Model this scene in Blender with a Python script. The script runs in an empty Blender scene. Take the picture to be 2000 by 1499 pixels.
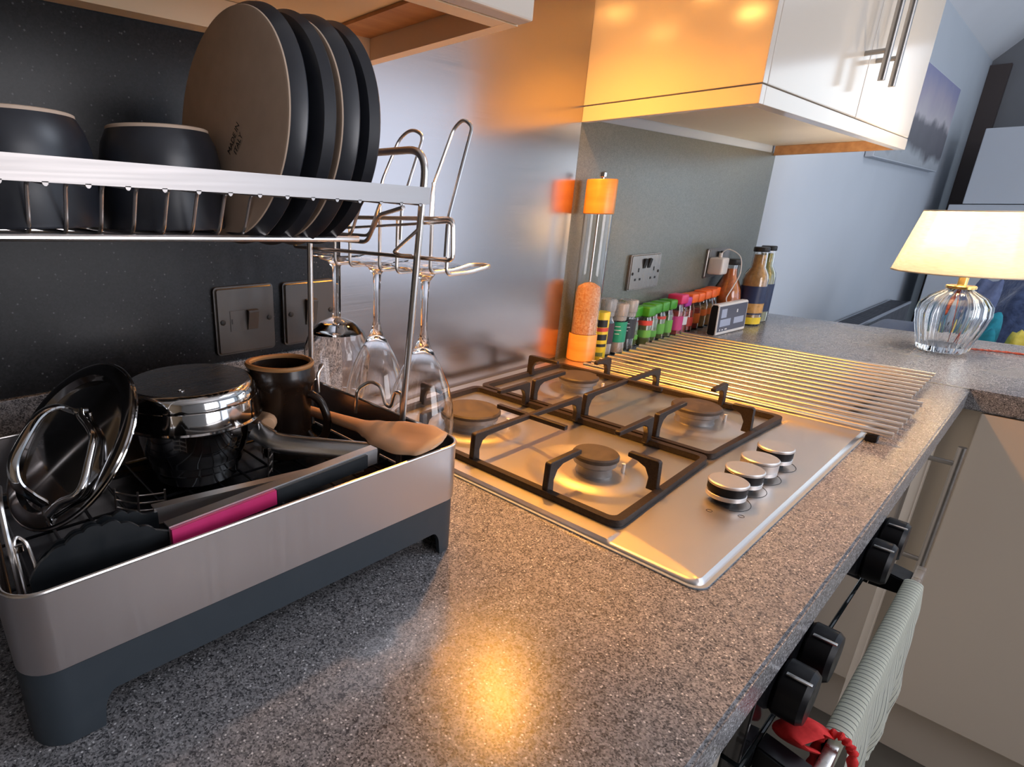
import bpy, bmesh, math, random
from mathutils import Vector, Matrix
PI = math.pi
sc = bpy.context.scene
C = sc.collection

# ---------------------------------------------------------------- camera
cam_d = bpy.data.cameras.new('camera')
cam = bpy.data.objects.new('camera', cam_d)
C.objects.link(cam)
cam_d.sensor_width = 36
cam_d.lens = 1118.94 / 2000 * 36
cam_d.shift_x = (1000 - 735.78) / 2000
cam_d.shift_y = (773.92 - 749.5) / 2000
cam_d.clip_start = 0.02
cam.matrix_world = Matrix(((0.76911, 0.19497, -0.60865, 0.0),
                           (-0.63904, 0.25018, -0.72737, -0.65575),
                           (0.01045, 0.94838, 0.31700, 1.205),
                           (0, 0, 0, 1)))
sc.camera = cam

# ---------------------------------------------------------------- exposure, world, lights
sc.view_settings.view_transform = 'Standard'
sc.view_settings.look = 'None'
sc.view_settings.gamma = 1
sc.view_settings.use_curve_mapping = False
sc.view_settings.exposure = 0.55
w = bpy.data.worlds.new('world'); sc.world = w; w.use_nodes = True
w.node_tree.nodes['Background'].inputs[0].default_value = (0.62, 0.75, 1.0, 1)
w.node_tree.nodes['Background'].inputs[1].default_value = 1.0

def area(name, loc, target, sx, sy, col, power, spread=None):
    d = bpy.data.lights.new(name, 'AREA'); d.shape = 'RECTANGLE'; d.size = sx; d.size_y = sy
    d.color = col; d.energy = power
    if spread: d.spread = spread
    o = bpy.data.objects.new(name, d); C.objects.link(o); o.location = loc
    o.rotation_euler = (Vector(target) - Vector(loc)).to_track_quat('-Z', 'Y').to_euler()
    return o
DAY = (0.80, 0.89, 1.0)
area('daylight_patio', (2.9, -3.15, 1.15), (2.9, 0, 1.15), 2.6, 2.0, DAY, 8.5)
area('daylight_end', (5.38, -1.95, 1.25), (0, -1.95, 1.25), 1.9, 1.9, (0.92, 1.0, 0.86), 7)
area('added_front_fill', (0.75, -3.15, 1.45), (0.75, 0, 1.45), 1.2, 1.4, (1.0, 0.95, 0.95), 19)  # added frontal fill from an unseen, made-up window
area('added_top_fill', (1.9, -1.6, 2.68), (1.9, -1.6, 0), 1.2, 1.0, (0.84, 0.90, 1.0), 12)  # added fill from above for the worktop; the rooflight is invented

# ---------------------------------------------------------------- helpers
WM = {}
def geo(): return bmesh.new()

def link(name, me, parent=None, label=None):
    o = bpy.data.objects.new(name, me); C.objects.link(o)
    if parent is not None:
        o.parent = parent
        WM[o] = WM[parent].copy()
    else:
        WM[o] = Matrix.Identity(4)
    if label: o['label'] = label
    return o

def obj(name, bm, mat, parent=None, smooth=True, world=False, label=None, angle=35, mats=None):
    if world and parent is not None:
        bmesh.ops.transform(bm, matrix=WM[parent].inverted(), verts=bm.verts)
    bmesh.ops.recalc_face_normals(bm, faces=bm.faces)
    if smooth:
        ca = math.radians(angle)
        for f in bm.faces: f.smooth = True
        for e in bm.edges:
            if len(e.link_faces) == 2 and e.calc_face_angle(0) > ca: e.smooth = False
    me = bpy.data.meshes.new(name); bm.to_mesh(me); bm.free()
    if mats:
        for m in mats: me.materials.append(m)
    else: me.materials.append(mat)
    return link(name, me, parent, label)

def tag(o, label, cat, group=None):
    o['label'] = label; o['category'] = cat
    if group: o['group'] = group
    return o

def thing(name, label, cat, loc=(0, 0, 0), rot=(0, 0, 0), group=None):
    o = bpy.data.objects.new(name, None); C.objects.link(o)
    o.location = loc; o.rotation_euler = rot; o.empty_display_size = 0.02
    WM[o] = Matrix.LocRotScale(Vector(loc), __import__('mathutils').Euler(rot), None)
    return tag(o, label, cat, group)

def struct(name, bm, mat, **k):
    o = obj(name, bm, mat, **k); o['kind'] = 'structure'; return o

def dup(root, loc, rot=None, label=None, swap=None):
    r = root.copy(); C.objects.link(r); r.location = loc
    if rot is not None: r.rotation_euler = rot
    WM[r] = Matrix.LocRotScale(Vector(loc), r.rotation_euler, None)
    if label: r['label'] = label
    def kids(a, b):
        for ch in list(a.children):
            c = ch.copy(); C.objects.link(c); c.parent = b; WM[c] = WM[b]
            kids(ch, c)
    kids(root, r)
    return r

def box(bm, x0, x1, y0, y1, z0, z1, bev=0, seg=2):
    vs = [bm.verts.new((x, y, z)) for x in (x0, x1) for y in (y0, y1) for z in (z0, z1)]
    fs = [(0, 1, 3, 2), (4, 6, 7, 5), (0, 4, 5, 1), (2, 3, 7, 6), (0, 2, 6, 4), (1, 5, 7, 3)]
    F = [bm.faces.new([vs[i] for i in f]) for f in fs]
    if bev:
        es = list({e for f in F for e in f.edges})
        bmesh.ops.recalc_face_normals(bm, faces=F)
        bmesh.ops.bevel(bm, geom=es, offset=bev, segments=seg, affect='EDGES', profile=0.5)
    return bm

def lathe(bm, prof, c=(0, 0, 0), seg=48, axis='z', close=False, cap=True, mod=None):
    """prof: list of (radius, height)."""
    rings = []
    for k, (r, h) in enumerate(prof):
        if r < 1e-6:
            p = {'z': (0, 0, h), 'x': (h, 0, 0), 'y': (0, h, 0)}[axis]
            rings.append([bm.verts.new((c[0] + p[0], c[1] + p[1], c[2] + p[2]))]); continue
        ring = []
        for i in range(seg):
            a = 2 * PI * i / seg
            rr = r * (mod(a, k) if mod else 1)
            u, v = rr * math.cos(a), rr * math.sin(a)
            p = {'z': (u, v, h), 'x': (h, u, v), 'y': (v, h, u)}[axis]
            ring.append(bm.verts.new((c[0] + p[0], c[1] + p[1], c[2] + p[2])))
        rings.append(ring)
    pairs = list(zip(rings, rings[1:]))
    if close: pairs.append((rings[-1], rings[0]))
    for a, b in pairs:
        if len(a) == 1 and len(b) == 1: continue
        for i in range(seg):
            j = (i + 1) % seg
            if len(a) == 1: bm.faces.new((a[0], b[i], b[j]))
            elif len(b) == 1: bm.faces.new((a[i], a[j], b[0]))
            else: bm.faces.new((a[i], a[j], b[j], b[i]))
    if cap and not close:
        for r in (rings[0], rings[-1]):
            if len(r) > 1: bm.faces.new(r)
    return bm

def cyl(bm, c, r, h, axis='z', seg=32, bev=0):
    if bev: pr = [(r - bev, 0), (r, bev), (r, h - bev), (r - bev, h)]
    else: pr = [(r, 0), (r, h)]
    return lathe(bm, pr, c, seg, axis)

def fillet(pts, rad, n=5, closed=False):
    """round the corners of a polyline"""
    P = [Vector(p) for p in pts]; out = []
    N = len(P)
    for i, p in enumerate(P):
        if not closed and i in (0, N - 1): out.append(p); continue
        a = P[i - 1]; b = P[(i + 1) % N]
        da, db = (a - p), (b - p)
        la, lb = da.length, db.length
        if la < 1e-6 or lb < 1e-6: out.append(p); continue
        t = min(rad, la * 0.48, lb * 0.48)
        A = p + da * (t / la); B = p + db * (t / lb)
        for k in range(n + 1):
            s = k / n
            out.append(A * (1 - s) ** 2 + p * (2 * s * (1 - s)) + B * s * s)
    return out

def spline(pts, n=8, closed=False):
    P = [Vector(p) for p in pts]; out = []; N = len(P)
    rng = range(N if closed else N - 1)
    for i in rng:
        if closed: p0, p1, p2, p3 = P[(i - 1) % N], P[i], P[(i + 1) % N], P[(i + 2) % N]
        else: p0, p1, p2, p3 = P[max(i - 1, 0)], P[i], P[i + 1], P[min(i + 2, N - 1)]
        for k in range(n):
            t = k / n
            out.append(0.5 * ((2 * p1) + (p2 - p0) * t + (2 * p0 - 5 * p1 + 4 * p2 - p3) * t * t + (3 * p1 - p0 - 3 * p2 + p3) * t ** 3))
    if not closed: out.append(P[-1])
    return out

def tube(bm, pts, r, seg=8, closed=False, flat=None, up=None):
    """sweep a circle (or ellipse r x flat) along pts; r may be a list"""
    P = [Vector(p) for p in pts]; N = len(P)
    rs = r if isinstance(r, (list, tuple)) else [r] * N
    T = []
    for i in range(N):
        a = P[i - 1] if (i > 0 or closed) else P[i]
        b = P[(i + 1) % N] if (i < N - 1 or closed) else P[i]
        T.append((b - a).normalized())
    u = Vector(up) if up else (Vector((0, 0, 1)) if abs(T[0].z) < 0.9 else Vector((1, 0, 0)))
    u = (u - T[0] * u.dot(T[0])).normalized()
    rings = []
    for i in range(N):
        if up:
            u = Vector(up)
        u = (u - T[i] * u.dot(T[i]))
        if u.length < 1e-6: u = T[i].orthogonal()
        u.normalize(); v = T[i].cross(u)
        f = flat if flat is not None else rs[i]
        if flat is not None and isinstance(flat, (list, tuple)): f = flat[i]
        rings.append([bm.verts.new(P[i] + u * (math.cos(2 * PI * k / seg) * f) + v * (math.sin(2 * PI * k / seg) * rs[i])) for k in range(seg)])
    pairs = list(zip(rings, rings[1:]))
    for a, b in pairs:
        for k in range(seg):
            bm.faces.new((a[k], a[(k + 1) % seg], b[(k + 1) % seg], b[k]))
    if closed:
        a, b = rings[-1], rings[0]
        off = min(range(seg), key=lambda o: sum((a[k].co - b[(k + o) % seg].co).length for k in range(seg)))
        for k in range(seg):
            bm.faces.new((a[k], a[(k + 1) % seg], b[(k + 1 + off) % seg], b[(k + off) % seg]))
    else:
        bm.faces.new(rings[0]); bm.faces.new(rings[-1])
    return bm

def rrect(x0, x1, y0, y1, r, n=6):
    out = []
    for cx, cy, a0 in ((x1 - r, y1 - r, 0), (x0 + r, y1 - r, 90), (x0 + r, y0 + r, 180), (x1 - r, y0 + r, 270)):
        for k in range(n + 1):
            a = math.radians(a0 + 90 * k / n)
            out.append((cx + r * math.cos(a), cy + r * math.sin(a)))
    return out

def prism(bm, out, f0, f1=None, axis='z', bev=0):
    """outline (list of 2D) extruded between two levels along axis"""
    def P(p, h): return {'z': (p[0], p[1], h), 'y': (p[0], h, p[1]), 'x': (h, p[0], p[1])}[axis]
    a = [bm.verts.new(P(p, f0)) for p in out]; b = [bm.verts.new(P(p, f1)) for p in out]
    n = len(out)
    F = [bm.faces.new(a), bm.faces.new(b)]
    for i in range(n): F.append(bm.faces.new((a[i], a[(i + 1) % n], b[(i + 1) % n], b[i])))
    if bev:
        bmesh.ops.recalc_face_normals(bm, faces=F)
        es = list(F[0].edges) + list(F[1].edges)
        bmesh.ops.bevel(bm, geom=es, offset=bev, segments=2, affect='EDGES')
    return bm

def wallring(bm, outer, inner, z0, z1):
    """closed band between two outlines of equal length"""
    n = len(outer)
    v = [[bm.verts.new((p[0], p[1], z)) for p in o] for o, z in ((outer, z0), (outer, z1), (inner, z1), (inner, z0))]
    for a, b in zip(v, v[1:] + v[:1]):
        for i in range(n):
            j = (i + 1) % n
            bm.faces.new((a[i], a[j], b[j], b[i]))
    return bm

# ---------------------------------------------------------------- materials
def M(name, col, rough=0.5, metal=0.0, **k):
    m = bpy.data.materials.new(name); m.use_nodes = True
    b = m.node_tree.nodes['Principled BSDF']
    b.inputs['Base Color'].default_value = (*col, 1)
    b.inputs['Roughness'].default_value = rough
    b.inputs['Metallic'].default_value = metal
    for kk, v in k.items():
        b.inputs[{'trans': 'Transmission Weight', 'ior': 'IOR', 'coat': 'Coat Weight', 'spec': 'Specular IOR Level',
                  'aniso': 'Anisotropic', 'emis': 'Emission Strength', 'sheen': 'Sheen Weight', 'coatr': 'Coat Roughness', 'sss': 'Subsurface Weight'}[kk]].default_value = v
    return m

def nodes(m): return m.node_tree.nodes, m.node_tree.links, m.node_tree.nodes['Principled BSDF']

def ramp(N, L, src, stops):
    r = N.new('ShaderNodeValToRGB'); L.new(src, r.inputs[0])
    cr = r.color_ramp
    while len(cr.elements) < len(stops): cr.elements.new(0.5)
    for e, (p, c) in zip(cr.elements, stops):
        e.position = p; e.color = (*c, 1) if len(c) == 3 else c
    return r

def noisy(m, scale=(60, 60, 60), amt=0.15, cols=None, rough=None, bump=0.0, detail=3, bdist=0.001):
    N, L, b = nodes(m)
    tc = N.new('ShaderNodeTexCoord'); mp = N.new('ShaderNodeMapping'); L.new(tc.outputs['Object'], mp.inputs[0])
    mp.inputs['Scale'].default_value = scale
    n = N.new('ShaderNodeTexNoise'); n.inputs['Scale'].default_value = 1; n.inputs['Detail'].default_value = detail
    L.new(mp.outputs[0], n.inputs[0])
    if cols: 
        r = ramp(N, L, n.outputs['Fac'], [(0.3, cols[0]), (0.7, cols[1])]); L.new(r.outputs[0], b.inputs['Base Color'])
    if rough:
        mr = N.new('ShaderNodeMapRange'); L.new(n.outputs['Fac'], mr.inputs[0])
        mr.inputs[1].default_value = 0.3; mr.inputs[2].default_value = 0.7
        mr.inputs[3].default_value = rough[0]; mr.inputs[4].default_value = rough[1]
        L.new(mr.outputs[0], b.inputs['Roughness'])
    if bump:
        bp = N.new('ShaderNodeBump'); bp.inputs['Strength'].default_value = bump; bp.inputs['Distance'].default_value = bdist
        L.new(n.outputs['Fac'], bp.inputs['Height']); L.new(bp.outputs[0], b.inputs['Normal'])
    return m

def speckle(name, dark, mid, lite, rough, bump=0.25, amount=0.5, spec=0.5, cell=900, patch=0.18):
    """fine laminate fleck: every small cell gets its own tone, a few are pale"""
    m = M(name, dark, rough, spec=spec); N, L, b = nodes(m)
    tc = N.new('ShaderNodeTexCoord')
    n2 = N.new('ShaderNodeTexNoise'); n2.inputs['Scale'].default_value = 9; n2.inputs['Detail'].default_value = 5
    n3 = N.new('ShaderNodeTexNoise'); n3.inputs['Scale'].default_value = cell * 0.16; n3.inputs['Detail'].default_value = 4; n3.inputs['Roughness'].default_value = 0.7
    v = N.new('ShaderNodeTexVoronoi'); v.inputs['Scale'].default_value = cell
    v2 = N.new('ShaderNodeTexVoronoi'); v2.inputs['Scale'].default_value = cell * 0.42
    for n in (n2, n3, v, v2): L.new(tc.outputs['Object'], n.inputs['Vector'])
    vc = N.new('ShaderNodeSeparateColor'); L.new(v.outputs['Color'], vc.inputs[0])
    av = N.new('ShaderNodeMath'); av.operation = 'ADD'; L.new(vc.outputs[0], av.inputs[0]); L.new(n3.outputs['Fac'], av.inputs[1])
    hf = N.new('ShaderNodeMath'); hf.operation = 'MULTIPLY'; hf.inputs[1].default_value = 0.5; L.new(av.outputs[0], hf.inputs[0])
    r1 = ramp(N, L, hf.outputs[0], [(0.25, dark), (0.80, mid)])
    vd = N.new('ShaderNodeSeparateColor'); L.new(v2.outputs['Color'], vd.inputs[0])
    gt = N.new('ShaderNodeMath'); gt.operation = 'GREATER_THAN'; gt.inputs[1].default_value = 1 - amount * 0.35; L.new(vd.outputs[1], gt.inputs[0])
    r2 = ramp(N, L, v2.outputs['Distance'], [(0.18, (1, 1, 1)), (0.34, (0, 0, 0))])
    mu = N.new('ShaderNodeMath'); mu.operation = 'MULTIPLY'; L.new(gt.outputs[0], mu.inputs[0]); L.new(r2.outputs[0], mu.inputs[1])
    mx = N.new('ShaderNodeMix'); mx.data_type = 'RGBA'; L.new(mu.outputs[0], mx.inputs['Factor'])
    L.new(r1.outputs[0], mx.inputs['A']); mx.inputs['B'].default_value = (*lite, 1)
    L.new(mx.outputs['Result'], b.inputs['Base Color'])
    mr = N.new('ShaderNodeMapRange'); L.new(n2.outputs['Fac'], mr.inputs[0])
    mr.inputs[1].default_value = 0.3; mr.inputs[2].default_value = 0.7
    mr.inputs[3].default_value = rough * (1 - patch); mr.inputs[4].default_value = rough * (1 + patch)
    L.new(mr.outputs[0], b.inputs['Roughness'])
    if bump:
        bp = N.new('ShaderNodeBump'); bp.inputs['Strength'].default_value = bump; bp.inputs['Distance'].default_value = 0.0006
        L.new(n3.outputs['Fac'], bp.inputs['Height']); L.new(bp.outputs[0], b.inputs['Normal'])
    return m

def brushed(name, col, r0, r1, scale, bump=0.0):
    m = M(name, col, r0, 1.0)
    return noisy(m, scale, rough=(r0, r1), bump=0, detail=4)

worktop_m = speckle('speckled_laminate', (0.045, 0.045, 0.050), (0.42, 0.41, 0.42), (0.80, 0.79, 0.80), 0.25, bump=0.12, amount=0.5, spec=0.7)
black_lam = speckle('black_laminate', (0.004, 0.004, 0.005), (0.014, 0.014, 0.016), (0.17, 0.17, 0.18), 0.34, bump=0, amount=0.24, spec=0.28, cell=520, patch=0.04)
sheen_lam = speckle('laminate_painted_sheen', (0.105, 0.108, 0.088), (0.19, 0.196, 0.160), (0.26, 0.26, 0.24), 0.30, bump=0, amount=0.10, spec=0.6, cell=700, patch=0.06)  # black laminate's grazing reflection put into a lighter grey-green base colour
steel_sheet = brushed('brushed_steel_sheet', (0.47, 0.435, 0.43), 0.20, 0.25, (5, 5, 900))
steel_hob = brushed('hob_steel', (0.74, 0.71, 0.69), 0.335, 0.36, (10, 500, 10))
steel_band = brushed('tray_steel', (0.68, 0.63, 0.62), 0.285, 0.32, (600, 600, 10))
steel_rail = brushed('rail_steel', (0.43, 0.40, 0.385), 0.40, 0.46, (10, 10, 400))
chrome = M('polished_steel', (0.80, 0.79, 0.78), 0.07, 1.0)
wire_m = M('wire_steel', (0.84, 0.80, 0.77), 0.28, 1.0)
satin_bright = M('bright_satin_steel', (0.86, 0.84, 0.83), 0.22, 1.0)
arm_m = M('tong_arm_steel', (0.78, 0.76, 0.75), 0.36, 1.0)
satin = noisy(M('satin_steel', (0.62, 0.60, 0.58), 0.3, 1.0), (300, 20, 20), rough=(0.25, 0.36))
mat_steel = noisy(M('mat_bar_steel', (0.86, 0.84, 0.82), 0.24, 1.0), (20, 4, 20), rough=(0.23, 0.26))
handle_m = noisy(M('handle_nickel', (0.40, 0.38, 0.36), 0.32, 1.0), (40, 40, 300), rough=(0.28, 0.4))
knob_m = M('knob_metal', (0.72, 0.69, 0.67), 0.42, 1.0)
cast = noisy(M('cast_iron', (0.030, 0.024, 0.022), 0.45, spec=0.3), (500, 500, 500), bump=0.25, cols=((0.016, 0.011, 0.009), (0.036, 0.024, 0.019)), bdist=0.0005)
burner_m = noisy(M('burner_enamel', (0.06, 0.055, 0.05), 0.55), (80, 80, 80), cols=((0.040, 0.030, 0.024), (0.075, 0.056, 0.044)), rough=(0.5, 0.65))
burner_al = noisy(M('burner_alloy', (0.28, 0.26, 0.25), 0.5, 0.7), (120, 120, 120), rough=(0.4, 0.6))
cream = noisy(M('cream_gloss', (0.67, 0.59, 0.50), 0.13), (3, 3, 3), cols=((0.66, 0.58, 0.49), (0.68, 0.60, 0.51)))
cream_in = noisy(M('carcass_board', (0.78, 0.70, 0.58), 0.42), (5, 5, 5), cols=((0.76, 0.68, 0.56), (0.80, 0.72, 0.60)))
bounce_tinted_board = noisy(M('bounce_tinted_board', (0.92, 0.72, 0.48), 0.42), (5, 5, 5), cols=((0.90, 0.70, 0.46), (0.94, 0.74, 0.50)))  # carcass board with the warm bounced light put into its colour
oak = noisy(M('light_wood_edge', (0.5, 0.24, 0.10), 0.45), (4, 60, 60), cols=((0.42, 0.19, 0.075), (0.58, 0.30, 0.13)))
base_plastic = noisy(M('slate_plastic', (0.030, 0.040, 0.050), 0.45), (90, 90, 90), rough=(0.4, 0.5))
black_plastic = noisy(M('black_plastic', (0.006, 0.006, 0.008), 0.38, spec=0.3), (90, 90, 90), rough=(0.32, 0.45))
nylon = noisy(M('black_nylon', (0.012, 0.015, 0.018), 0.42), (90, 90, 90), rough=(0.36, 0.48))
pink = noisy(M('pink_silicone', (0.60, 0.03, 0.16), 0.4), (60, 60, 60), cols=((0.56, 0.025, 0.14), (0.64, 0.035, 0.18)))
stone_raw = noisy(M('unglazed_stoneware', (0.64, 0.48, 0.36), 0.75), (50, 50, 50), cols=((0.60, 0.445, 0.33), (0.68, 0.51, 0.385)), bump=0.05)
glaze = noisy(M('midnight_glaze', (0.018, 0.020, 0.028), 0.34, spec=0.8), (40, 40, 40), cols=((0.016, 0.018, 0.025), (0.022, 0.025, 0.034)), rough=(0.34, 0.42))
jug_m = noisy(M('dark_brown_glaze', (0.03, 0.018, 0.010), 0.3), (30, 30, 30), cols=((0.010, 0.006, 0.005), (0.032, 0.015, 0.007)), rough=(0.22, 0.32))
jug_rim = M('bare_clay_rim', (0.42, 0.20, 0.07), 0.5)
plate_grey = noisy(M('pewter_plate', (0.085, 0.075, 0.068), 0.36, 0.6), (300, 300, 4), rough=(0.3, 0.4))
slot_m = M('dark_slot', (0.01, 0.01, 0.01), 0.6)
wood = noisy(M('beech_wood', (0.62, 0.36, 0.20), 0.5), (12, 12, 12), cols=((0.55, 0.30, 0.16), (0.68, 0.42, 0.25)), bump=0.03)
white_wall = noisy(M('wall_paint', (0.53, 0.56, 0.60), 0.75), (4, 4, 4), cols=((0.52, 0.55, 0.59), (0.54, 0.57, 0.61)))
grey_wall = noisy(M('grey_wall_paint', (0.22, 0.22, 0.23), 0.8), (4, 4, 4), cols=((0.21, 0.21, 0.22), (0.24, 0.24, 0.25)))
ceil_m = noisy(M('ceiling_paint', (0.72, 0.71, 0.72), 0.8), (4, 4, 4), cols=((0.71, 0.70, 0.71), (0.73, 0.72, 0.73)))
floor_m = noisy(M('floor_vinyl', (0.12, 0.11, 0.095), 0.45), (7, 7, 7), cols=((0.10, 0.092, 0.08), (0.14, 0.13, 0.11)))
room_m = noisy(M('kitchen_units_far', (0.38, 0.28, 0.18), 0.5), (3, 3, 3), cols=((0.36, 0.265, 0.17), (0.40, 0.295, 0.19)))
black_trim = M('dark_gap', (0.02, 0.018, 0.017), 0.7)

def glass_mat(name, col=(1, 1, 1), rough=0.0, ior=1.45, thin=False):
    """clear glass that lets light through without dark shadows"""
    m = M(name, col, rough, trans=1.0, ior=ior)
    return m
glass = glass_mat('clear_glass')
acrylic = glass_mat('clear_acrylic', ior=1.42)

# ---------------------------------------------------------------- room shell
X0, X1, Y0, CE = -2.2, 5.45, -3.2, 2.6
FL = 0.06
b = geo(); box(b, X0, X1 + 0.1, 0.0, 0.1, FL, CE + 0.1); struct('wall_back', b, white_wall, smooth=False)
b = geo(); box(b, X0, X1, Y0, 0.0, FL - 0.05, FL); struct('floor', b, floor_m, smooth=False)
b = geo(); box(b, X0, 1.3, Y0, 0.0, CE, CE + 0.1); box(b, 2.5, X1 + 0.1, Y0, 0.0, CE, CE + 0.1); box(b, 1.3, 2.5, Y0, -2.1, CE, CE + 0.1); box(b, 1.3, 2.5, -1.1, 0.0, CE, CE + 0.1)  # opening left for the added top fill
struct('ceiling', b, ceil_m, smooth=False)
b = geo()
for xa_, xb_, ya_, yb2 in ((1.28, 1.32, -2.12, -1.08), (2.48, 2.52, -2.12, -1.08), (1.325, 2.475, -2.12, -2.08), (1.325, 2.475, -1.12, -1.08)): box(b, xa_, xb_, ya_, yb2, CE - 0.02, CE - 0.0005)
struct('window_4', b, ceil_m, smooth=False)  # frame around the invented rooflight, out of view
b = geo(); prism(b, [(0.0, 2.08), (0.0, CE), (-0.52, CE)], 2.7, X1, axis='x'); struct('trim_1', b, ceil_m, smooth=False)
b = geo(); box(b, X1, X1 + 0.1, -0.95, 0, FL, CE); box(b, X1, X1 + 0.1, Y0, -2.95, FL, CE)
box(b, X1, X1 + 0.1, -2.95, -0.95, 2.25, CE); box(b, X1, X1 + 0.1, -2.95, -0.95, FL, 0.25); struct('wall_right', b, grey_wall, smooth=False)
b = geo(); box(b, X0 - 0.1, X0, Y0, 0.1, FL, CE); struct('wall_left', b, room_m, smooth=False)
b = geo(); box(b, X0, 0.1, Y0 - 0.1, Y0, FL, CE); box(b, 0.1, 1.4, Y0 - 0.1, Y0, FL, 0.7); box(b, 0.1, 1.4, Y0 - 0.1, Y0, 2.2, CE)
box(b, 1.4, 1.55, Y0 - 0.1, Y0, FL, CE); box(b, 1.55, 4.25, Y0 - 0.1, Y0, 2.2, CE); box(b, 4.25, X1, Y0 - 0.1, Y0, FL, CE); struct('wall_front', b, white_wall, smooth=False)
for n, (x0, x1, z0, z1) in enumerate(((0.1, 1.4, 0.7, 2.2), (1.55, 4.25, FL, 2.2))):  # first opening is added to go with the front fill
    b = geo()
    k = 3 if n else 2
    for i in range(k + 1):
        xx = x0 + (x1 - x0 - 0.06) * i / k; box(b, xx, xx + 0.06, Y0 - 0.08, Y0 - 0.03, z0, z1)
    for zz in (z0, z1 - 0.06): box(b, x0, x1, Y0 - 0.08, Y0 - 0.03, zz, zz + 0.06)
    struct('window_%d' % (n + 1), b, ceil_m, smooth=False)

# ---------------------------------------------------------------- worktops
WT, WB = 0.90, 0.862
ZW = WT
b = geo()
# outline with a hob cut-out left solid: the hob is thin and lies on top
prism(b, [(-1.6, 0), (-1.6, -0.585), (1.456, -0.585), (1.456, 0)], WB, WT, bev=0.0025)
tag(obj('worktop', b, worktop_m, smooth=False), 'dark grey speckled laminate worktop running along the wall under the hob', 'worktop')
b = geo(); prism(b, [(1.4575, 0), (1.4575, -2.0), (2.055, -2.0), (2.055, 0)], WB, WT, bev=0.0025)
tag(obj('worktop', b, worktop_m, smooth=False), 'dark grey laminate peninsula worktop carrying the table lamp', 'worktop')
b = geo(); box(b, 1.4556, 1.458, -0.584, -0.002, WT - 0.003, WT + 0.0004)
tag(obj('joining_strip', b, satin, smooth=False), 'thin metal strip joining the two worktops beside the slatted mat', 'strip')

# splashbacks
b = geo(); box(b, -1.6, 0.474, -0.006, -0.0005, WT + 0.118, 1.374)
tag(obj('splashback', b, black_lam, smooth=False), 'black speckled splashback behind the dish rack', 'splashback')
b = geo(); box(b, -1.6, 0.474, -0.012, -0.0005, WT + 0.0005, WT + 0.1175, bev=0.001)
tag(obj('upstand', b, worktop_m, smooth=False), 'low speckled laminate upstand below the two switch plates', 'upstand')
b = geo(); box(b, 0.4745, 1.024, -0.008, -0.0005, WT + 0.0005, 2.3, bev=0.0008)
tag(obj('splashback', b, steel_sheet, smooth=False), 'tall brushed steel splashback sheet behind the gas hob', 'splashback')
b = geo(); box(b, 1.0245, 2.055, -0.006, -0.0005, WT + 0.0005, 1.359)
tag(obj('splashback', b, sheen_lam, smooth=False), 'laminate splashback, grey from painted-in grazing sheen, behind the spice jars under the right wall cupboard', 'splashback')

# ---------------------------------------------------------------- wall cupboards
def bar_handle(parent, p0, p1, out, r=0.006, inset=0.05):
    p0, p1, out = Vector(p0), Vector(p1), Vector(out)
    d = (p1 - p0).normalized()
    b = geo(); tube(b, [p0 + out, p1 + out], r, 16)
    h = obj('handle', b, handle_m, parent, world=True, label='brushed bar handle')
    for p in (p0 + d * inset, p1 - d * inset):
        s = geo(); tube(s, [p, p + out], r * 0.75, 12); obj('standoff', s, handle_m, h, world=True)
    return h

t = thing('wall_cupboard', 'white wall cupboard above the dish rack, its underside showing with a wooden batten and painted-in warm bounce', 'cupboard', (0, 0, 1.374))
b = geo()
YF = -0.240
# carcass sides, bottom recessed 26 mm, front rail
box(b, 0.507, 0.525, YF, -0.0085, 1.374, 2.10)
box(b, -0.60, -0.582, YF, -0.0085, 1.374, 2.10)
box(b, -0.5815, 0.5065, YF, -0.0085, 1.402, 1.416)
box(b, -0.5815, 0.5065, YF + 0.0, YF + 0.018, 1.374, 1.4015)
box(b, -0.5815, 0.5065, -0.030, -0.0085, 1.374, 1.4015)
obj('carcass', b, bounce_tinted_board, t, smooth=False, world=True)
b = geo(); box(b, 0.452, 0.5065, YF + 0.0185, -0.0305, 1.398, 1.4018)
obj('wooden_batten', b, oak, t, smooth=False, world=True, label='orange-brown wooden batten')
for i, (a0, a1) in enumerate(((-0.6, -0.038), (-0.035, 0.525))):
    b = geo(); box(b, a0, a1, YF - 0.0185, YF - 0.0005, 1.3745, 2.10, bev=0.002); obj('door', b, cream, t, smooth=False, world=True)

t = thing('wall_cupboard', 'cream wall cupboard right of the hob, its side glowing orange in the hood light', 'cupboard', (0, 0, 1.352))
YR = -0.277
b = geo()
box(b, 1.025, 1.043, YR - 0.0185, -0.0065, 1.3795, 2.10, bev=0.0008); 
obj('side_panel', b, cream, t, smooth=False, world=True)
b = geo()
box(b, 2.036, 2.054, YR, -0.0065, 1.378, 2.10); box(b, 1.0435, 2.0355, YR + 0.003, -0.0065, 1.378, 1.396)
obj('carcass', b, cream_in, t, smooth=False, world=True)
b = geo()
box(b, 1.025, 1.043, YR - 0.0185, -0.0065, 1.352, 1.3775, bev=0.0008); box(b, 1.0435, 2.054, YR - 0.0185, YR - 0.0005, 1.352, 1.3775, bev=0.0008)
obj('light_pelmet', b, cream, t, smooth=False, world=True)
b = geo(); box(b, 2.036, 2.054, YR, -0.0065, 1.353, 1.3775)
obj('end_pelmet', b, oak, t, smooth=False, world=True, label='bare wooden end strip')
doors = []
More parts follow.
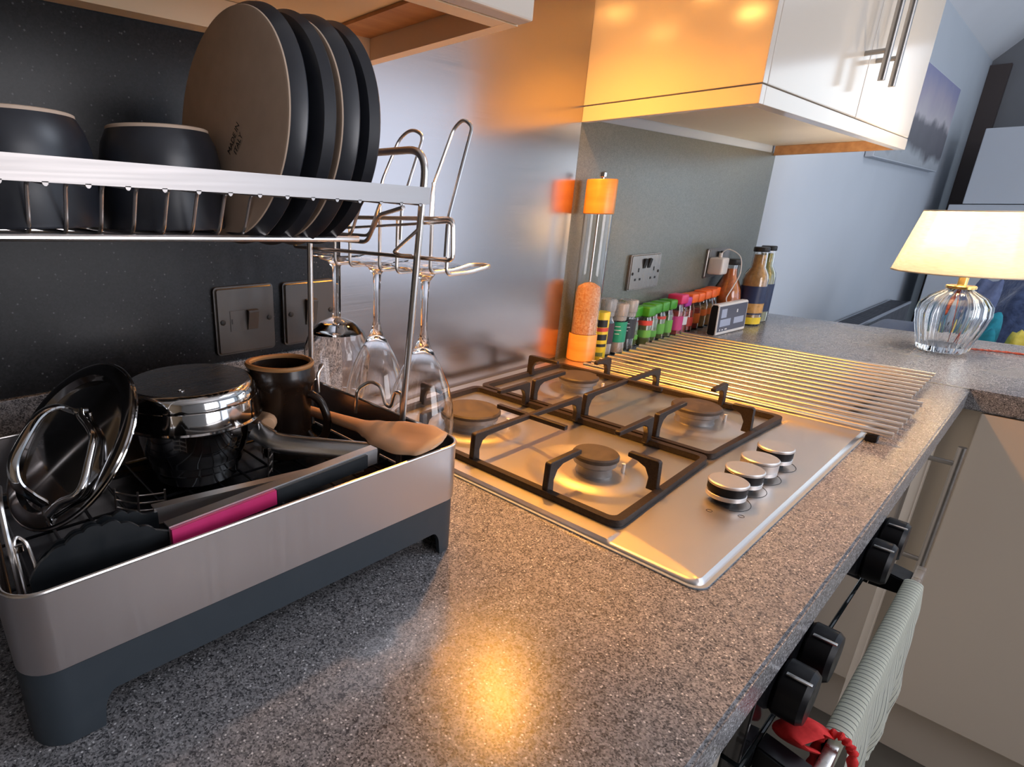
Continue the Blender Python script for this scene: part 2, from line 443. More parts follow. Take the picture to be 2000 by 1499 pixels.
for i, (a0, a1) in enumerate(((1.0450, 1.538), (1.5410, 2.054))):
    b = geo(); box(b, a0, a1, YR - 0.0185, YR - 0.0005, 1.3795, 2.10, bev=0.002); d = obj('door', b, cream, t, smooth=False, world=True)
    hx = 1.497 if i == 0 else 1.585
    bar_handle(d, (hx, YR - 0.0185, 1.436), (hx, YR - 0.0185, 1.76), (0, -0.035, 0))

# extractor hood above the hob (only its light and reflection are seen)
t = thing('extractor_hood', 'steel extractor hood between the two wall cupboards', 'hood', (0.775, 0, 1.585))
b = geo(); box(b, 0.529, 1.021, -0.30, -0.0085, 1.585, 1.68, bev=0.003); box(b, 0.65, 0.90, -0.24, -0.0085, 1.6805, 2.5)
obj('canopy', b, steel_sheet, t, smooth=False, world=True)
lampm = M('halogen_lens', (1, 0.7, 0.35), 0.4); N_, L_, B_ = nodes(lampm)
B_.inputs['Emission Color'].default_value = (1.0, 0.50, 0.12, 1); B_.inputs['Emission Strength'].default_value = 60
WARM = (1.0, 0.40, 0.045)
for lx in (0.600, 0.800):
    b = geo(); cyl(b, (lx, -0.10, 1.580), 0.024, 0.0045); obj('lamp_lens', b, lampm, t, world=True)
    d = bpy.data.lights.new('hood_lamp', 'SPOT'); d.energy = 13.5; d.color = WARM; d.spot_size = math.radians(138); d.spot_blend = 1.0; d.shadow_soft_size = 0.018
    o = bpy.data.objects.new('hood_lamp', d); C.objects.link(o); o.location = (lx, -0.10, 1.572)

# ---------------------------------------------------------------- sockets and switch plates
def frame_plate(name, x0, x1, z0, z1, label, y=-0.0062):
    t = thing(name, label, 'switch' if 'switch' in name else 'socket', ((x0 + x1) / 2, y, (z0 + z1) / 2))
    b = geo(); pr = rrect(x0, x1, z0, z1, 0.005, 4); prism(b, pr, y, y - 0.008, axis='y')
    bmesh.ops.recalc_face_normals(b, faces=b.faces)
    es = [e for e in b.edges if all(abs(v.co.y - (y - 0.008)) < 1e-6 for v in e.verts)]
    bmesh.ops.bevel(b, geom=es, offset=0.003, segments=3, affect='EDGES')
    obj('face_plate', b, plate_grey, t, world=True)
    return t
def screw(t, x, z, y):
    b = geo(); lathe(b, [(0.0033, 0), (0.0033, -0.001), (0.0022, -0.0016), (0, -0.0016)], (x, y, z), 16, 'y'); obj('screw', b, slot_m, t, world=True)
t = frame_plate('fused_switch', 0.286, 0.366, 1.027, 1.110, 'left dark metal fused switch plate on the black splashback')
y = -0.0143
screw(t, 0.2945, 1.068, y); screw(t, 0.3575, 1.068, y)
b = geo(); box(b, 0.304, 0.3245, y - 0.0006, y, 1.056, 1.081, bev=0.0002); obj('fuse_carrier', b, plate_grey, t, smooth=False, world=True)
b = geo(); box(b, 0.3055, 0.307, y - 0.0009, y - 0.0006, 1.065, 1.071); obj('slot', b, slot_m, t, smooth=False, world=True)
b = geo(); prism(b, [(y, 1.056), (y - 0.0015, 1.056), (y - 0.0065, 1.078), (y - 0.0065, 1.080), (y, 1.081)], 0.3265, 0.3405, axis='x', bev=0.0003)
obj('rocker', b, plate_grey, t, smooth=False, world=True)
t = frame_plate('cooker_switch', 0.380, 0.462, 1.027, 1.109, 'right dark metal switch plate half behind the rack post')
screw(t, 0.3895, 1.068, y); screw(t, 0.4525, 1.068, y)
b = geo(); prism(b, [(y, 1.052), (y - 0.0015, 1.052), (y - 0.0075, 1.083), (y - 0.0075, 1.085), (y, 1.086)], 0.412, 0.428, axis='x', bev=0.0003)
obj('rocker', b, plate_grey, t, smooth=False, world=True)

def holes(t, cx, z, y):
    for dx, dz, w, h in ((0, 0.011, 0.0045, 0.009), (-0.011, -0.010, 0.007, 0.005), (0.011, -0.010, 0.007, 0.005)):
        b = geo(); box(b, cx + dx - w / 2, cx + dx + w / 2, y - 0.0004, y + 0.0002, z + dz - h / 2, z + dz + h / 2); obj('pin_hole', b, slot_m, t, smooth=False, world=True)
plate_grey = noisy(M('steel_plate', (0.30, 0.27, 0.25), 0.30, 0.85), (300, 300, 4), rough=(0.26, 0.36))
t = frame_plate('double_socket', 1.276, 1.420, 1.024, 1.104, 'double socket with nothing plugged in above the spice jars')
screw(t, 1.287, 1.062, y); screw(t, 1.409, 1.062, y)
for cx in (1.313, 1.386): holes(t, cx, 1.058, y)
for cx in (1.337, 1.359):
    b = geo(); prism(b, [(y, 1.072), (y - 0.001, 1.072), (y - 0.005, 1.092), (y, 1.094)], cx - 0.006, cx + 0.006, axis='x'); obj('rocker', b, slot_m, t, smooth=False, world=True)
t = frame_plate('double_socket', 1.690, 1.834, 1.024, 1.102, 'double socket with a white charger plugged into it')
for cx in (1.800,): holes(t, cx, 1.058, y)
for cx in (1.751, 1.773):
    b = geo(); prism(b, [(y, 1.072), (y - 0.001, 1.072), (y - 0.005, 1.092), (y, 1.094)], cx - 0.006, cx + 0.006, axis='x'); obj('rocker', b, slot_m, t, smooth=False, world=True)
white_pl = noisy(M('white_plastic', (0.75, 0.70, 0.66), 0.35), (30, 30, 30), rough=(0.3, 0.4))
t = thing('phone_charger', 'white plug-in charger with a thin cable in the right double socket', 'charger', (1.725, -0.035, 1.06))
b = geo(); box(b, 1.694, 1.736, -0.052, -0.0146, 1.036, 1.080, bev=0.005, seg=3); obj('plug_body', b, white_pl, t, world=True)
b = geo(); tube(b, [(1.715, -0.035, 1.0805), (1.715, -0.035, 1.092)], 0.0045, 12); obj('cable_plug', b, white_pl, t, world=True)
b = geo(); tube(b, spline([(1.715, -0.035, 1.09), (1.720, -0.05, 1.102), (1.722, -0.080, 1.085), (1.715, -0.09, 1.045), (1.70, -0.085, 1.01), (1.66, -0.088, 0.984), (1.652, -0.096, 0.970)], 10), 0.0014, 8)
obj('cable', b, white_pl, t, world=True)

# ---------------------------------------------------------------- gas hob
HX0, HX1, HY0, HY1 = 0.469, 1.048, -0.520, -0.012
t = thing('gas_hob', 'four-burner brushed steel gas hob set in the worktop', 'hob', (0.76, -0.27, ZW))
b = geo()
o1 = rrect(HX0 - 0.003, HX1 + 0.003, HY0 - 0.003, HY1 + 0.001, 0.014); o2 = rrect(HX0 + 0.012, HX1 - 0.012, HY0 + 0.012, HY1 - 0.01, 0.014)
wallring(b, o1, o2, ZW + 0.0002, ZW + 0.0015)
seal = M('rubber_seal', (0.30, 0.36, 0.42), 0.4); obj('seal', b, seal, t, world=True, label='pale grey sealant line')
# deck: a height-field with dished wells, raised rim and curved fold at the control panel
BUR = [(0.600, -0.345, 0.0250), (0.601, -0.150, 0.0390), (0.877, -0.150, 0.0320), (0.876, -0.346, 0.0320)]
def deck_h(x, y):
    e = min(x - HX0, HX1 - x, y - HY0, HY1 - y)
    h = 0.0012 + 0.0050 * min(1, max(0, e / 0.0035))
    # sunken cooking area
    yb = -0.4375 + 0.010 * math.cos(max(-1, min(1, (x - 0.7385) / 0.245)) * PI / 2)   # curved front line of the pan area
    m = min((x - 0.492) / 0.006, (0.986 - x) / 0.006, (y - yb) / 0.006, (-0.037 - y) / 0.006)
    m = max(0.0, min(1.0, m)); m = m * m * (3 - 2 * m)
    h -= 0.0016 * m
    for bx, by, br in BUR:
        d = math.hypot(x - bx, y - by)
        R1 = min(0.088, br + 0.058)
        if d < R1:
            s = max(0.0, min(1.0, (R1 - d) / 0.026)); s = s * s * (3 - 2 * s)
            q = max(0.0, min(1.0, (br + 0.034 - d) / 0.022)); q = q * q * (3 - 2 * q)
            h += -0.0032 * s + 0.0034 * q
    # corner facets: low curved triangles at both ends of the control panel
    for sgn, xe in ((1, HX0), (-1, HX1)):
        u = (x - xe) * sgn
        yy = y - HY0
        lim = 0.002 + 0.030 * max(0.0, min(1, (yy) / 0.085)) ** 0.6
        if yy < 0.085 and u < lim: h = min(h, 0.0062 - 0.0020 * (1 - max(0.0, u / lim)))
    return h
b = geo(); NX, NY = 320, 280
g = [[None] * (NY + 1) for _ in range(NX + 1)]
for i in range(NX + 1):
    for j in range(NY + 1):
        x = HX0 + (HX1 - HX0) * i / NX; yv = HY0 + (HY1 - HY0) * j / NY
        h = deck_h(x, yv)
        # round the plan corners
        cx, cy = x, yv
        for ex, ey, sx, sy in ((HX0, HY0, 1, 1), (HX1, HY0, -1, 1), (HX0, HY1, 1, -1), (HX1, HY1, -1, -1)):
            ux, uy = (x - ex) * sx, (yv - ey) * sy; R = 0.012
            if ux < R and uy < R:
                mx = max(R - ux, R - uy); dd = math.hypot(R - ux, R - uy)
                if dd > 1e-9:
                    k = mx / dd; cx = ex + sx * (R - (R - ux) * k); cy = ey + sy * (R - (R - uy) * k)
        g[i][j] = b.verts.new((cx, cy, ZW + h))
for i in range(NX):
    for j in range(NY):
        b.faces.new((g[i][j], g[i + 1][j], g[i + 1][j + 1], g[i][j + 1]))
be = [e for e in b.edges if len(e.link_faces) == 1]
r = bmesh.ops.extrude_edge_only(b, edges=be)
for v in [v for v in r['geom'] if isinstance(v, bmesh.types.BMVert)]: v.co.z = ZW + 0.0004
obj('deck', b, steel_hob, t, world=True, angle=50)
# burners
for bx, by, br in BUR:
    z0 = ZW + 0.0042
    b = geo(); lathe(b, [(br * 0.86, 0.0), (br * 0.80, 0.004), (br * 0.82, 0.010), (br * 0.98, 0.013), (br * 0.98, 0.0185)], (bx, by, z0), 48)
    bo = obj('burner_body', b, burner_al, t, world=True)
    b = geo(); lathe(b, [(br * 1.0, 0.019), (br * 1.06, 0.0200), (br * 1.06, 0.0235), (br * 1.0, 0.0255), (0, 0.0262)], (bx, by, z0), 48)
    obj('burner_cap', b, burner_m, t, world=True)
    b = geo(); cyl(b, (bx + br * 0.95, by - br * 0.95, z0), 0.0022, 0.012); obj('igniter', b, white_pl, t, world=True)
# control knobs
for i, kx in enumerate((0.643, 0.690, 0.737, 0.790)):
    rr = 0.0190
    zk = ZW + 0.0062
    b = geo(); lathe(b, [(rr * 0.62, 0), (rr * 0.62, 0.005), (rr * 0.93, 0.006), (rr * 0.93, 0.013), (rr, 0.0135), (rr, 0.0205)], (kx, -0.474, zk), 40)
    kb = obj('control_knob', b, black_plastic, t, world=True)
    b = geo(); lathe(b, [(rr * 0.985, 0.006), (rr * 1.01, 0.0065), (rr * 1.01, 0.0105), (rr * 0.985, 0.011)], (kx, -0.474, zk), 40); obj('knob_ring', b, knob_m, kb, world=True)
    b = geo(); lathe(b, [(rr * 1.0, 0.0206), (rr * 1.03, 0.0212), (rr * 1.03, 0.0232), (rr * 0.97, 0.0242), (0, 0.0242)], (kx, -0.474, zk), 40); obj('knob_face', b, knob_m, kb, world=True)
    if i == 2:
        b = geo(); lathe(b, [(rr * 1.012, 0.0110), (rr * 1.02, 0.0115), (rr * 1.02, 0.0205)], (kx, -0.474, zk), 40, cap=False); obj('knob_sleeve', b, knob_m, kb, world=True)
    # printed arc and mark beside each knob
    b = geo(); 
    arc = [(kx + 0.0245 * math.cos(a), -0.474 + 0.0245 * math.sin(a), zk + 0.0002) for a in [math.radians(-150 + 9 * k) for k in range(15)]]
    tube(b, arc, 0.0003, 4); obj('printed_arc', b, slot_m, t, world=True)
b = geo()
for k, (px_, py_) in enumerate(((0.606, -0.473), (0.6195, -0.4985))):
    tube(b, [(px_ + 0.0028 * math.cos(a), py_ + 0.0028 * math.sin(a), ZW + 0.0063) for a in [2 * PI * q / 12 for q in range(12)]], 0.0003, 4, closed=True)
obj('printed_mark', b, slot_m, t, world=True)

# pan supports
def pan_support(xa, xb, burners, label, mirror=False):
    zb, zt = ZW + 0.0050, ZW + 0.045
    ya, yb = -0.4320, -0.0440
    t = thing('pan_support', label, 'pan support', ((xa + xb) / 2, -0.24, zb), group=None)
    cy = (ya + yb) / 2
    b = geo()
    o = rrect(xa, xb, ya, yb, 0.014, 5); i = rrect(xa + 0.009, xb - 0.009, ya + 0.009, yb - 0.009, 0.008, 5)
    # front bar follows the shallow arc of the panel
    def bend(p):
        x, yv = p
        k = max(0, (cy - yv) / (cy - ya)) ** 6
        return (x, yv + k * 0.010 * math.cos((x - 0.7385) / 0.245 * PI / 2))
    wallring(b, [bend(p) for p in o], [bend(p) for p in i], zb, zb + 0.0075)
    bmesh.ops.recalc_face_normals(b, faces=b.faces)
    obj('frame', b, cast, t, world=True)
    def finger(p_out, p_in, name='finger'):
        """upright at p_out with a bar running inwards to p_in"""
        A, B_ = Vector((*p_out, 0)), Vector((*p_in, 0)); d = (B_ - A).normalized(); n = Vector((-d.y, d.x, 0)); wv = 0.0036
        L = (B_ - A).length
        prof = [(0, zb + 0.004), (0.0125, zb + 0.004), (0.0115, zt - 0.022), (0.0165, zt - 0.012), (0.026, zt - 0.0075), (L, zt - 0.006), (L, zt - 0.001), (L - 0.002, zt), (0.004, zt), (0.0015, zt - 0.002)]
        bb = geo(); 
        va = [bb.verts.new(A + d * s + n * wv + Vector((0, 0, z))) for s, z in prof]
        vb = [bb.verts.new(A + d * s - n * wv + Vector((0, 0, z))) for s, z in prof]
        m = len(prof)
        bb.faces.new(va); bb.faces.new(vb)
        for q in range(m): bb.faces.new((va[q], va[(q + 1) % m], vb[(q + 1) % m], vb[q]))
        bmesh.ops.recalc_face_normals(bb, faces=bb.faces)
        bmesh.ops.bevel(bb, geom=list(bb.edges), offset=0.0008, segments=1, affect='EDGES')
        return bb
    cxm = (xa + xb) / 2 - 0.006 * (1 if not mirror else -1)
    # spanning bar with cross piece
    ymid = -0.2400
    bb = finger((xa + 0.002, ymid), (cxm, ymid)); obj('cross_bar', bb, cast, t, world=True)
    bb = finger((xb - 0.002, ymid), (cxm, ymid)); obj('cross_bar', bb, cast, t, world=True)
    b = geo(); box(b, cxm - 0.0036, cxm + 0.0036, -0.296, -0.189, zt - 0.006, zt, bev=0.0008); obj('cross_piece', b, cast, t, world=True)
    for (bx, by, br) in burners:
        for (po, pi) in (((xa + 0.002, by), (bx - br - 0.014, by)), ((xb - 0.002, by), (bx + br + 0.020, by))):
            bb = finger(po, pi); obj('finger', bb, cast, t, world=True)
        if by < ymid: bb = finger((bx, -0.4215), (bx, by - br - 0.014))
        else: bb = finger((bx, yb - 0.002), (bx, by + br + 0.010))
        obj('finger', bb, cast, t, world=True)
    return t
pan_support(0.4965, 0.7375, (BUR[0], BUR[1]), 'left cast iron pan support, nearer the dish rack')
pan_support(0.7425, 0.9815, (BUR[2], BUR[3]), 'right cast iron pan support, nearer the slatted mat', True)

# ---------------------------------------------------------------- slatted roll-up mats beside the hob
def roll_mat(xa, n, y0, y1, label, foot=False):
    z = ZW + 0.0150
    t = thing('slatted_mat', label, 'trivet mat', (xa, (y0 + y1) / 2, ZW), group=None)
    for k in range(n):
        b = geo(); tube(b, [(xa + 0.0297 * k, y0, z), (xa + 0.0297 * k, y1, z)], 0.0046, 12); obj('bar', b, mat_steel, t, world=True)
    return t
m1 = roll_mat(1.000, 8, -0.552, -0.088, 'slatted stainless steel mat lying half over the hob edge')
m2 = roll_mat(1.2405, 8, -0.535, -0.078, 'slatted stainless steel mat nearer the table lamp')
for mt, xx0, xx1 in ((m1, 1.0, 1.208), (m2, 1.2405, 1.448)):
    for yy in (-0.49, -0.13):
        b = geo(); 
        pts = [(max(xx0 - 0.004, 1.057) , yy, ZW + 0.0052), (xx1 + 0.004, yy, ZW + 0.0052)]
        box(b, pts[0][0], pts[1][0], yy - 0.006, yy + 0.006, ZW + 0.0005, ZW + 0.0100, bev=0.001); obj('rubber_strip', b, black_plastic, mt, world=True)
b = geo(); box(b, 0.994, 1.008, -0.538, -0.524, ZW + 0.0005, ZW + 0.0098, bev=0.002); obj('foot', b, black_plastic, m1, world=True, label='black rubber foot')

# ---------------------------------------------------------------- salt mill
salt = noisy(M('pink_salt', (0.85, 0.38, 0.16), 0.7), (260, 260, 260), cols=((0.82, 0.34, 0.14), (1.0, 0.66, 0.40)), bump=0.6, detail=2, bdist=0.002)
bamboo = noisy(M('orange_wood', (0.85, 0.34, 0.06), 0.35), (8, 8, 60), cols=((0.78, 0.28, 0.045), (0.88, 0.38, 0.08)))
MX, MY = 1.0600, -0.0430
MILLZ = ZW + 0.0070
t = thing('salt_mill', 'very tall clear salt mill with orange wooden top and base, part filled with pink salt', 'mill', (MX, MY, MILLZ))
b = geo(); lathe(b, [(0.0265, 0), (0.028, 0.002), (0.0275, 0.052), (0.0265, 0.054)], (MX, MY, MILLZ), 40); obj('wooden_base', b, bamboo, t, world=True)
b = geo(); lathe(b, [(0.0262, 0.0545), (0.0262, 0.285), (0.0242, 0.285), (0.0242, 0.0545)], (MX, MY, MILLZ), 40, close=True); obj('clear_tube', b, acrylic, t, world=True)
b = geo(); lathe(b, [(0.0236, 0.055), (0.0236, 0.135), (0.021, 0.148), (0.010, 0.155), (0, 0.157)], (MX, MY, MILLZ), 40); obj('salt', b, salt, t, world=True)
b = geo(); tube(b, [(MX, MY, MILLZ + 0.158), (MX, MY, MILLZ + 0.285)], 0.0022, 10); obj('spindle', b, satin, t, world=True)
b = geo(); lathe(b, [(0.0268, 0.2855), (0.0280, 0.287), (0.0280, 0.345), (0.0268, 0.3475), (0, 0.3475)], (MX, MY, MILLZ), 40); obj('wooden_top', b, bamboo, t, world=True)
b = geo(); lathe(b, [(0.003, 0.3480), (0.003, 0.351), (0.0065, 0.352), (0.0065, 0.359), (0.003, 0.361), (0, 0.361)], (MX, MY, MILLZ), 24); obj('top_nut', b, chrome, t, world=True)

# ---------------------------------------------------------------- writing
FONT = {}
def text(body, size, mat, parent, loc, rot, name='lettering', sx=1.0, label=None):
    cu = bpy.data.curves.new('tmp', 'FONT'); cu.body = body; cu.size = size; cu.align_x = 'CENTER'; cu.align_y = 'CENTER'; cu.extrude = 0.00008
    o = bpy.data.objects.new('tmp', cu); C.objects.link(o)
    dg = bpy.context.evaluated_depsgraph_get()
    me = bpy.data.meshes.new_from_object(o.evaluated_get(dg)); bpy.data.objects.remove(o); bpy.data.curves.remove(cu)
    e = __import__('mathutils').Euler(rot).to_matrix().to_4x4()
    me.transform(Matrix.Translation(Vector(loc)) @ e @ Matrix.Diagonal((sx, 1, 1, 1)))
    if parent is not None: me.transform(WM[parent].inverted())
    me.materials.clear(); me.materials.append(mat)
    me.name = name
    return link(name, me, parent, label)

# ---------------------------------------------------------------- spice jars and bottles
def band(bm, c, r, z0, z1, a0=0, a1=360, seg=28, off=0.0004):
    """curved label wrapped on a cylinder"""
    n = max(3, int(seg * (a1 - a0) / 360)); v = []
    for k in range(n + 1):
        a = math.radians(a0 + (a1 - a0) * k / n)
        v.append([bm.verts.new((c[0] + rr * math.cos(a), c[1] + rr * math.sin(a), c[2] + z)) for rr in (r + 0.0001, r + off) for z in (z0, z1)])
    for p, q in zip(v, v[1:]):
        for i, j in ((0, 1), (1, 3), (3, 2), (2, 0)): bm.faces.new((p[i], p[j], q[j], q[i]))
    bm.faces.new((v[0][0], v[0][1], v[0][3], v[0][2])); bm.faces.new((v[-1][0], v[-1][1], v[-1][3], v[-1][2]))
    return bm
VIEW = -148   # degrees: the side of a jar on this shelf that faces the room and the rack
def mcol(name, c, r=0.4): return noisy(M(name, c, r), (120, 120, 120), cols=(tuple(x * 0.8 for x in c), tuple(min(1, x * 1.15) for x in c)), rough=(r * 0.9, r * 1.1))
cap_green = M('green_cap', (0.055, 0.30, 0.02), 0.35); cap_pink = M('pink_cap', (0.75, 0.04, 0.16), 0.35)
cap_purple = M('purple_cap', (0.42, 0.05, 0.32), 0.35); cap_orange = M('orange_cap', (0.90, 0.15, 0.025), 0.35)
cap_clear = noisy(M('frosted_clear_cap', (0.75, 0.70, 0.66), 0.25, trans=0.6), (200, 200, 30), rough=(0.2, 0.35))
herb = mcol('dried_herbs', (0.16, 0.20, 0.05), 0.8); redsp = mcol('red_spice', (0.40, 0.05, 0.03), 0.8); ginger = mcol('ground_ginger', (0.55, 0.33, 0.12), 0.8)
darksp = mcol('peppercorns', (0.04, 0.03, 0.025), 0.6); pale = mcol('sea_salt', (0.65, 0.52, 0.42), 0.7)
lab_green = M('green_label', (0.14, 0.42, 0.06), 0.5); lab_red = M('red_label', (0.60, 0.06, 0.04), 0.5); lab_white = M('white_label', (0.80, 0.76, 0.72), 0.5)
lab_black = M('black_label', (0.02, 0.02, 0.025), 0.45); lab_teal = M('teal_label', (0.01, 0.30, 0.17), 0.45); lab_plum = M('plum_label', (0.06, 0.02, 0.035), 0.45)
lab_orange = M('orange_label', (0.75, 0.17, 0.03), 0.5); lab_yellow = M('yellow_label', (0.85, 0.62, 0.03), 0.45); lab_navy = M('navy_label', (0.010, 0.020, 0.075), 0.4)
ink_white = M('white_print', (0.8, 0.8, 0.8), 0.5); ink_black = M('black_print', (0.01, 0.01, 0.01), 0.5)
lab_magenta = M('magenta_label', (0.55, 0.05, 0.20), 0.5)

def spice_jar(x, y, capm, fill, label, stripes, h=0.100, r=0.0178, fillh=0.055, square=True):
    t = thing('spice_jar', label, 'spice jar', (x, y, ZW + 0.0005), group='spice jars along the splashback')
    zc = h - 0.024
    b = geo(); lathe(b, [(r * 0.9, 0), (r, 0.002), (r, zc - 0.014), (r * 0.80, zc - 0.004), (r * 0.80, zc), (r * 0.70, zc), (r * 0.70, zc - 0.005), (r * 0.9, zc - 0.015), (r * 0.9, 0.004), (0, 0.004)], (0, 0, 0), 24); obj('glass_body', b, glass, t)
    b = geo(); lathe(b, [(r * 0.86, 0.0045), (r * 0.86, fillh), (0, fillh + 0.001)], (0, 0, 0), 24); obj('contents', b, fill, t)
    b = geo()
    if square: box(b, -r * 0.98, r * 0.98, -r * 0.98, r * 0.98, zc + 0.0005, h, bev=0.004, seg=3)
    else: lathe(b, [(r * 0.9, zc + 0.0005), (r * 0.92, h - 0.002), (r * 0.86, h), (0, h)], (0, 0, 0), 24)
    obj('cap', b, capm, t)
    for m_, z0, z1 in stripes:
        b = geo(); band(b, (0, 0, 0), r, z0 + 0.003, z1 - 0.006 if z1 - z0 > 0.02 else z1, VIEW - 70, VIEW + 70); obj('paper_label', b, m_, t)
    return t
JY = -0.034
# tall grinders
def grinder(x, y, lab, label, h=0.118, r=0.0215, lz=(0.028, 0.072), fillm=darksp, clearcap=True):
    t = thing('spice_grinder', label, 'spice grinder', (x, y, ZW + 0.0005), group='grinders beside the salt mill')
    zc = h - 0.036
    b = geo(); lathe(b, [(r * 0.92, 0), (r, 0.003), (r, zc - 0.014), (r * 0.78, zc - 0.004), (r * 0.78, zc), (r * 0.68, zc), (r * 0.68, zc - 0.006), (r * 0.9, zc - 0.016), (r * 0.9, 0.005), (0, 0.005)], (0, 0, 0), 28); obj('glass_body', b, glass, t)
    b = geo(); lathe(b, [(r * 0.86, 0.0055), (r * 0.86, 0.060), (0, 0.062)], (0, 0, 0), 28); obj('contents', b, fillm, t)
    b = geo(); lathe(b, [(r * 0.86, zc + 0.0005), (r * 0.86, zc + 0.010), (r * 0.93, zc + 0.011), (r * 0.98, h - 0.003), (r * 0.9, h), (0, h)], (0, 0, 0), 28, mod=lambda a, k: 1 + 0.02 * math.cos(12 * a)); obj('grinder_cap', b, cap_clear, t)
    b = geo(); band(b, (0, 0, 0), r, lz[0], lz[1], VIEW - 95, VIEW + 95); lb = obj('paper_label', b, lab, t)
    a = math.radians(VIEW)
    for q, (wd, zz) in enumerate(((0.012, 0.78), (0.017, 0.60), (0.010, 0.42))):
        b = geo(); band(b, (0, 0, 0), r + 0.0004, lz[0] + (lz[1] - lz[0]) * zz - 0.0007, lz[0] + (lz[1] - lz[0]) * zz + 0.0007, VIEW - 1300 * wd, VIEW + 1300 * wd); obj('print_line', b, ink_white, t)
    return t
t = thing('seasoning_tub', 'yellow cardboard tube with black print right behind the salt mill', 'tub', (1.106, -0.052, ZW + 0.0005))
b = geo(); lathe(b, [(0.0165, 0), (0.017, 0.001), (0.017, 0.100), (0.0165, 0.101), (0, 0.101)], (0, 0, 0), 28); obj('tube_body', b, lab_yellow, t)
for z0, z1, a0, a1, m_ in ((0.010, 0.018, -40, 40, herb), (0.030, 0.036, -60, 60, ink_black), (0.044, 0.056, -60, 60, ink_black), (0.062, 0.070, -40, 70, lab_red), (0.071, 0.086, -50, 50, ink_black)):
    b = geo(); band(b, (0, 0, 0), 0.017, z0, z1, VIEW + a0, VIEW + a1); obj('print_band', b, m_, t)
grinder(1.150, -0.036, lab_plum, 'grinder with a dark plum label left of the teal-labelled one', h=0.122, fillm=pale)
grinder(1.187, -0.047, lab_teal, 'grinder with a bright teal green label', h=0.110, r=0.0195, fillm=pale)
grinder(1.237, -0.040, lab_black, 'grinder with a black label beside the first green-capped jars', h=0.112)
G = 'green-capped spice jar'
spice_jar(1.283, -0.030, cap_green, herb, 'half-hidden green-capped spice jar just right of the black-labelled grinder', [(lab_green, 0.014, 0.034)], h=0.092)
spice_jar(1.312, -0.046, cap_green, herb, 'green-capped herb jar with a red and green label, standing forward of the row', [(lab_red, 0.046, 0.060), (lab_green, 0.018, 0.044)], h=0.092)
spice_jar(1.366, JY, cap_green, herb, 'green-capped jar of dried herbs behind the red-labelled one', [(lab_green, 0.010, 0.034)], h=0.091)
spice_jar(1.405, JY, cap_green, herb, 'second green-capped jar from the pink-capped jar', [(lab_red, 0.048, 0.058), (lab_green, 0.012, 0.046)], h=0.092)
spice_jar(1.446, JY, cap_green, herb, 'green-capped spice jar touching the pink-capped one', [(lab_green, 0.010, 0.050)], h=0.093)
spice_jar(1.486, -0.040, cap_pink, redsp, 'pink-capped spice jar with a magenta label', [(lab_magenta, 0.012, 0.056)], h=0.103, r=0.019, fillh=0.06)
spice_jar(1.527, -0.036, cap_purple, redsp, 'purple-capped spice jar in the row', [(lab_white, 0.020, 0.050)], h=0.092, r=0.0165)
spice_jar(1.564, JY, cap_orange, redsp, 'orange-capped spice jar beside the purple-capped one', [(lab_red, 0.012, 0.044)], h=0.097)
spice_jar(1.604, JY, cap_orange, redsp, 'second orange-capped spice jar from the purple cap', [(lab_orange, 0.015, 0.050)], h=0.096)
spice_jar(1.645, JY, cap_orange, ginger, 'orange-capped jar of pale brown powder behind the small screen', [(lab_orange, 0.030, 0.056)], h=0.099)
spice_jar(1.684, JY, cap_orange, ginger, 'orange-capped jar second nearest the orange sauce bottle', [(lab_orange, 0.030, 0.056)], h=0.100)
spice_jar(1.722, -0.030, cap_orange, ginger, 'orange-capped jar right beside the orange sauce bottle', [(lab_orange, 0.030, 0.056)], h=0.101)

sauce_o = mcol('chilli_sauce', (0.62, 0.16, 0.02), 0.3); mustard = mcol('brown_dressing', (0.55, 0.30, 0.09), 0.3); green_oil = mcol('herb_dressing', (0.30, 0.28, 0.04), 0.3)
def bottle(x, y, prof, fillprof, capm, capr, z0c, z1c, label, fillm, labels=()):
    t = thing('sauce_bottle', label, 'bottle', (x, y, ZW + 0.0005))
    inner = [(max(0.0, r - 0.0018), z + (0.003 if i == 0 else 0)) for i, (r, z) in enumerate(prof)]
    b = geo(); lathe(b, [(0, 0)] + prof + inner[::-1] + [(0, 0.003)], (0, 0, 0), 32, cap=False); obj('glass_body', b, glass, t)
    b = geo(); lathe(b, fillprof, (0, 0, 0), 32); obj('contents', b, fillm, t)
    b = geo(); lathe(b, [(capr, z0c), (capr * 1.03, z0c + 0.001), (capr * 1.03, z1c - 0.002), (capr * 0.93, z1c), (0, z1c)], (0, 0, 0), 32, mod=lambda a, k: 1 + 0.01 * math.cos(24 * a)); obj('cap', b, capm, t)
    for m_, r_, a, c_ in labels:
        b = geo(); band(b, (0, 0, 0), r_, a, c_, VIEW - 110, VIEW + 110); obj('paper_label', b, m_, t)
    return t
blackcap = M('black_lid', (0.015, 0.014, 0.013), 0.35)
bottle(1.757, -0.0530, [(0.014, 0.0), (0.020, 0.03), (0.033, 0.052), (0.037, 0.072), (0.033, 0.095), (0.018, 0.130), (0.0155, 0.150), (0.0155, 0.160)],
       [(0.012, 0.004), (0.018, 0.032), (0.031, 0.053), (0.035, 0.072), (0.031, 0.094), (0.0155, 0.130), (0.013, 0.150), (0, 0.150)], blackcap, 0.020, 0.1605, 0.176,
       'round-bellied bottle of orange sauce with a black lid, in front of the socket', sauce_o)
NB = [(0.029, 0.0), (0.031, 0.003), (0.031, 0.120), (0.0285, 0.135), (0.018, 0.155), (0.0165, 0.195)]
NF = [(0.028, 0.004), (0.0285, 0.119), (0.026, 0.134), (0.0155, 0.154), (0.014, 0.188), (0, 0.188)]
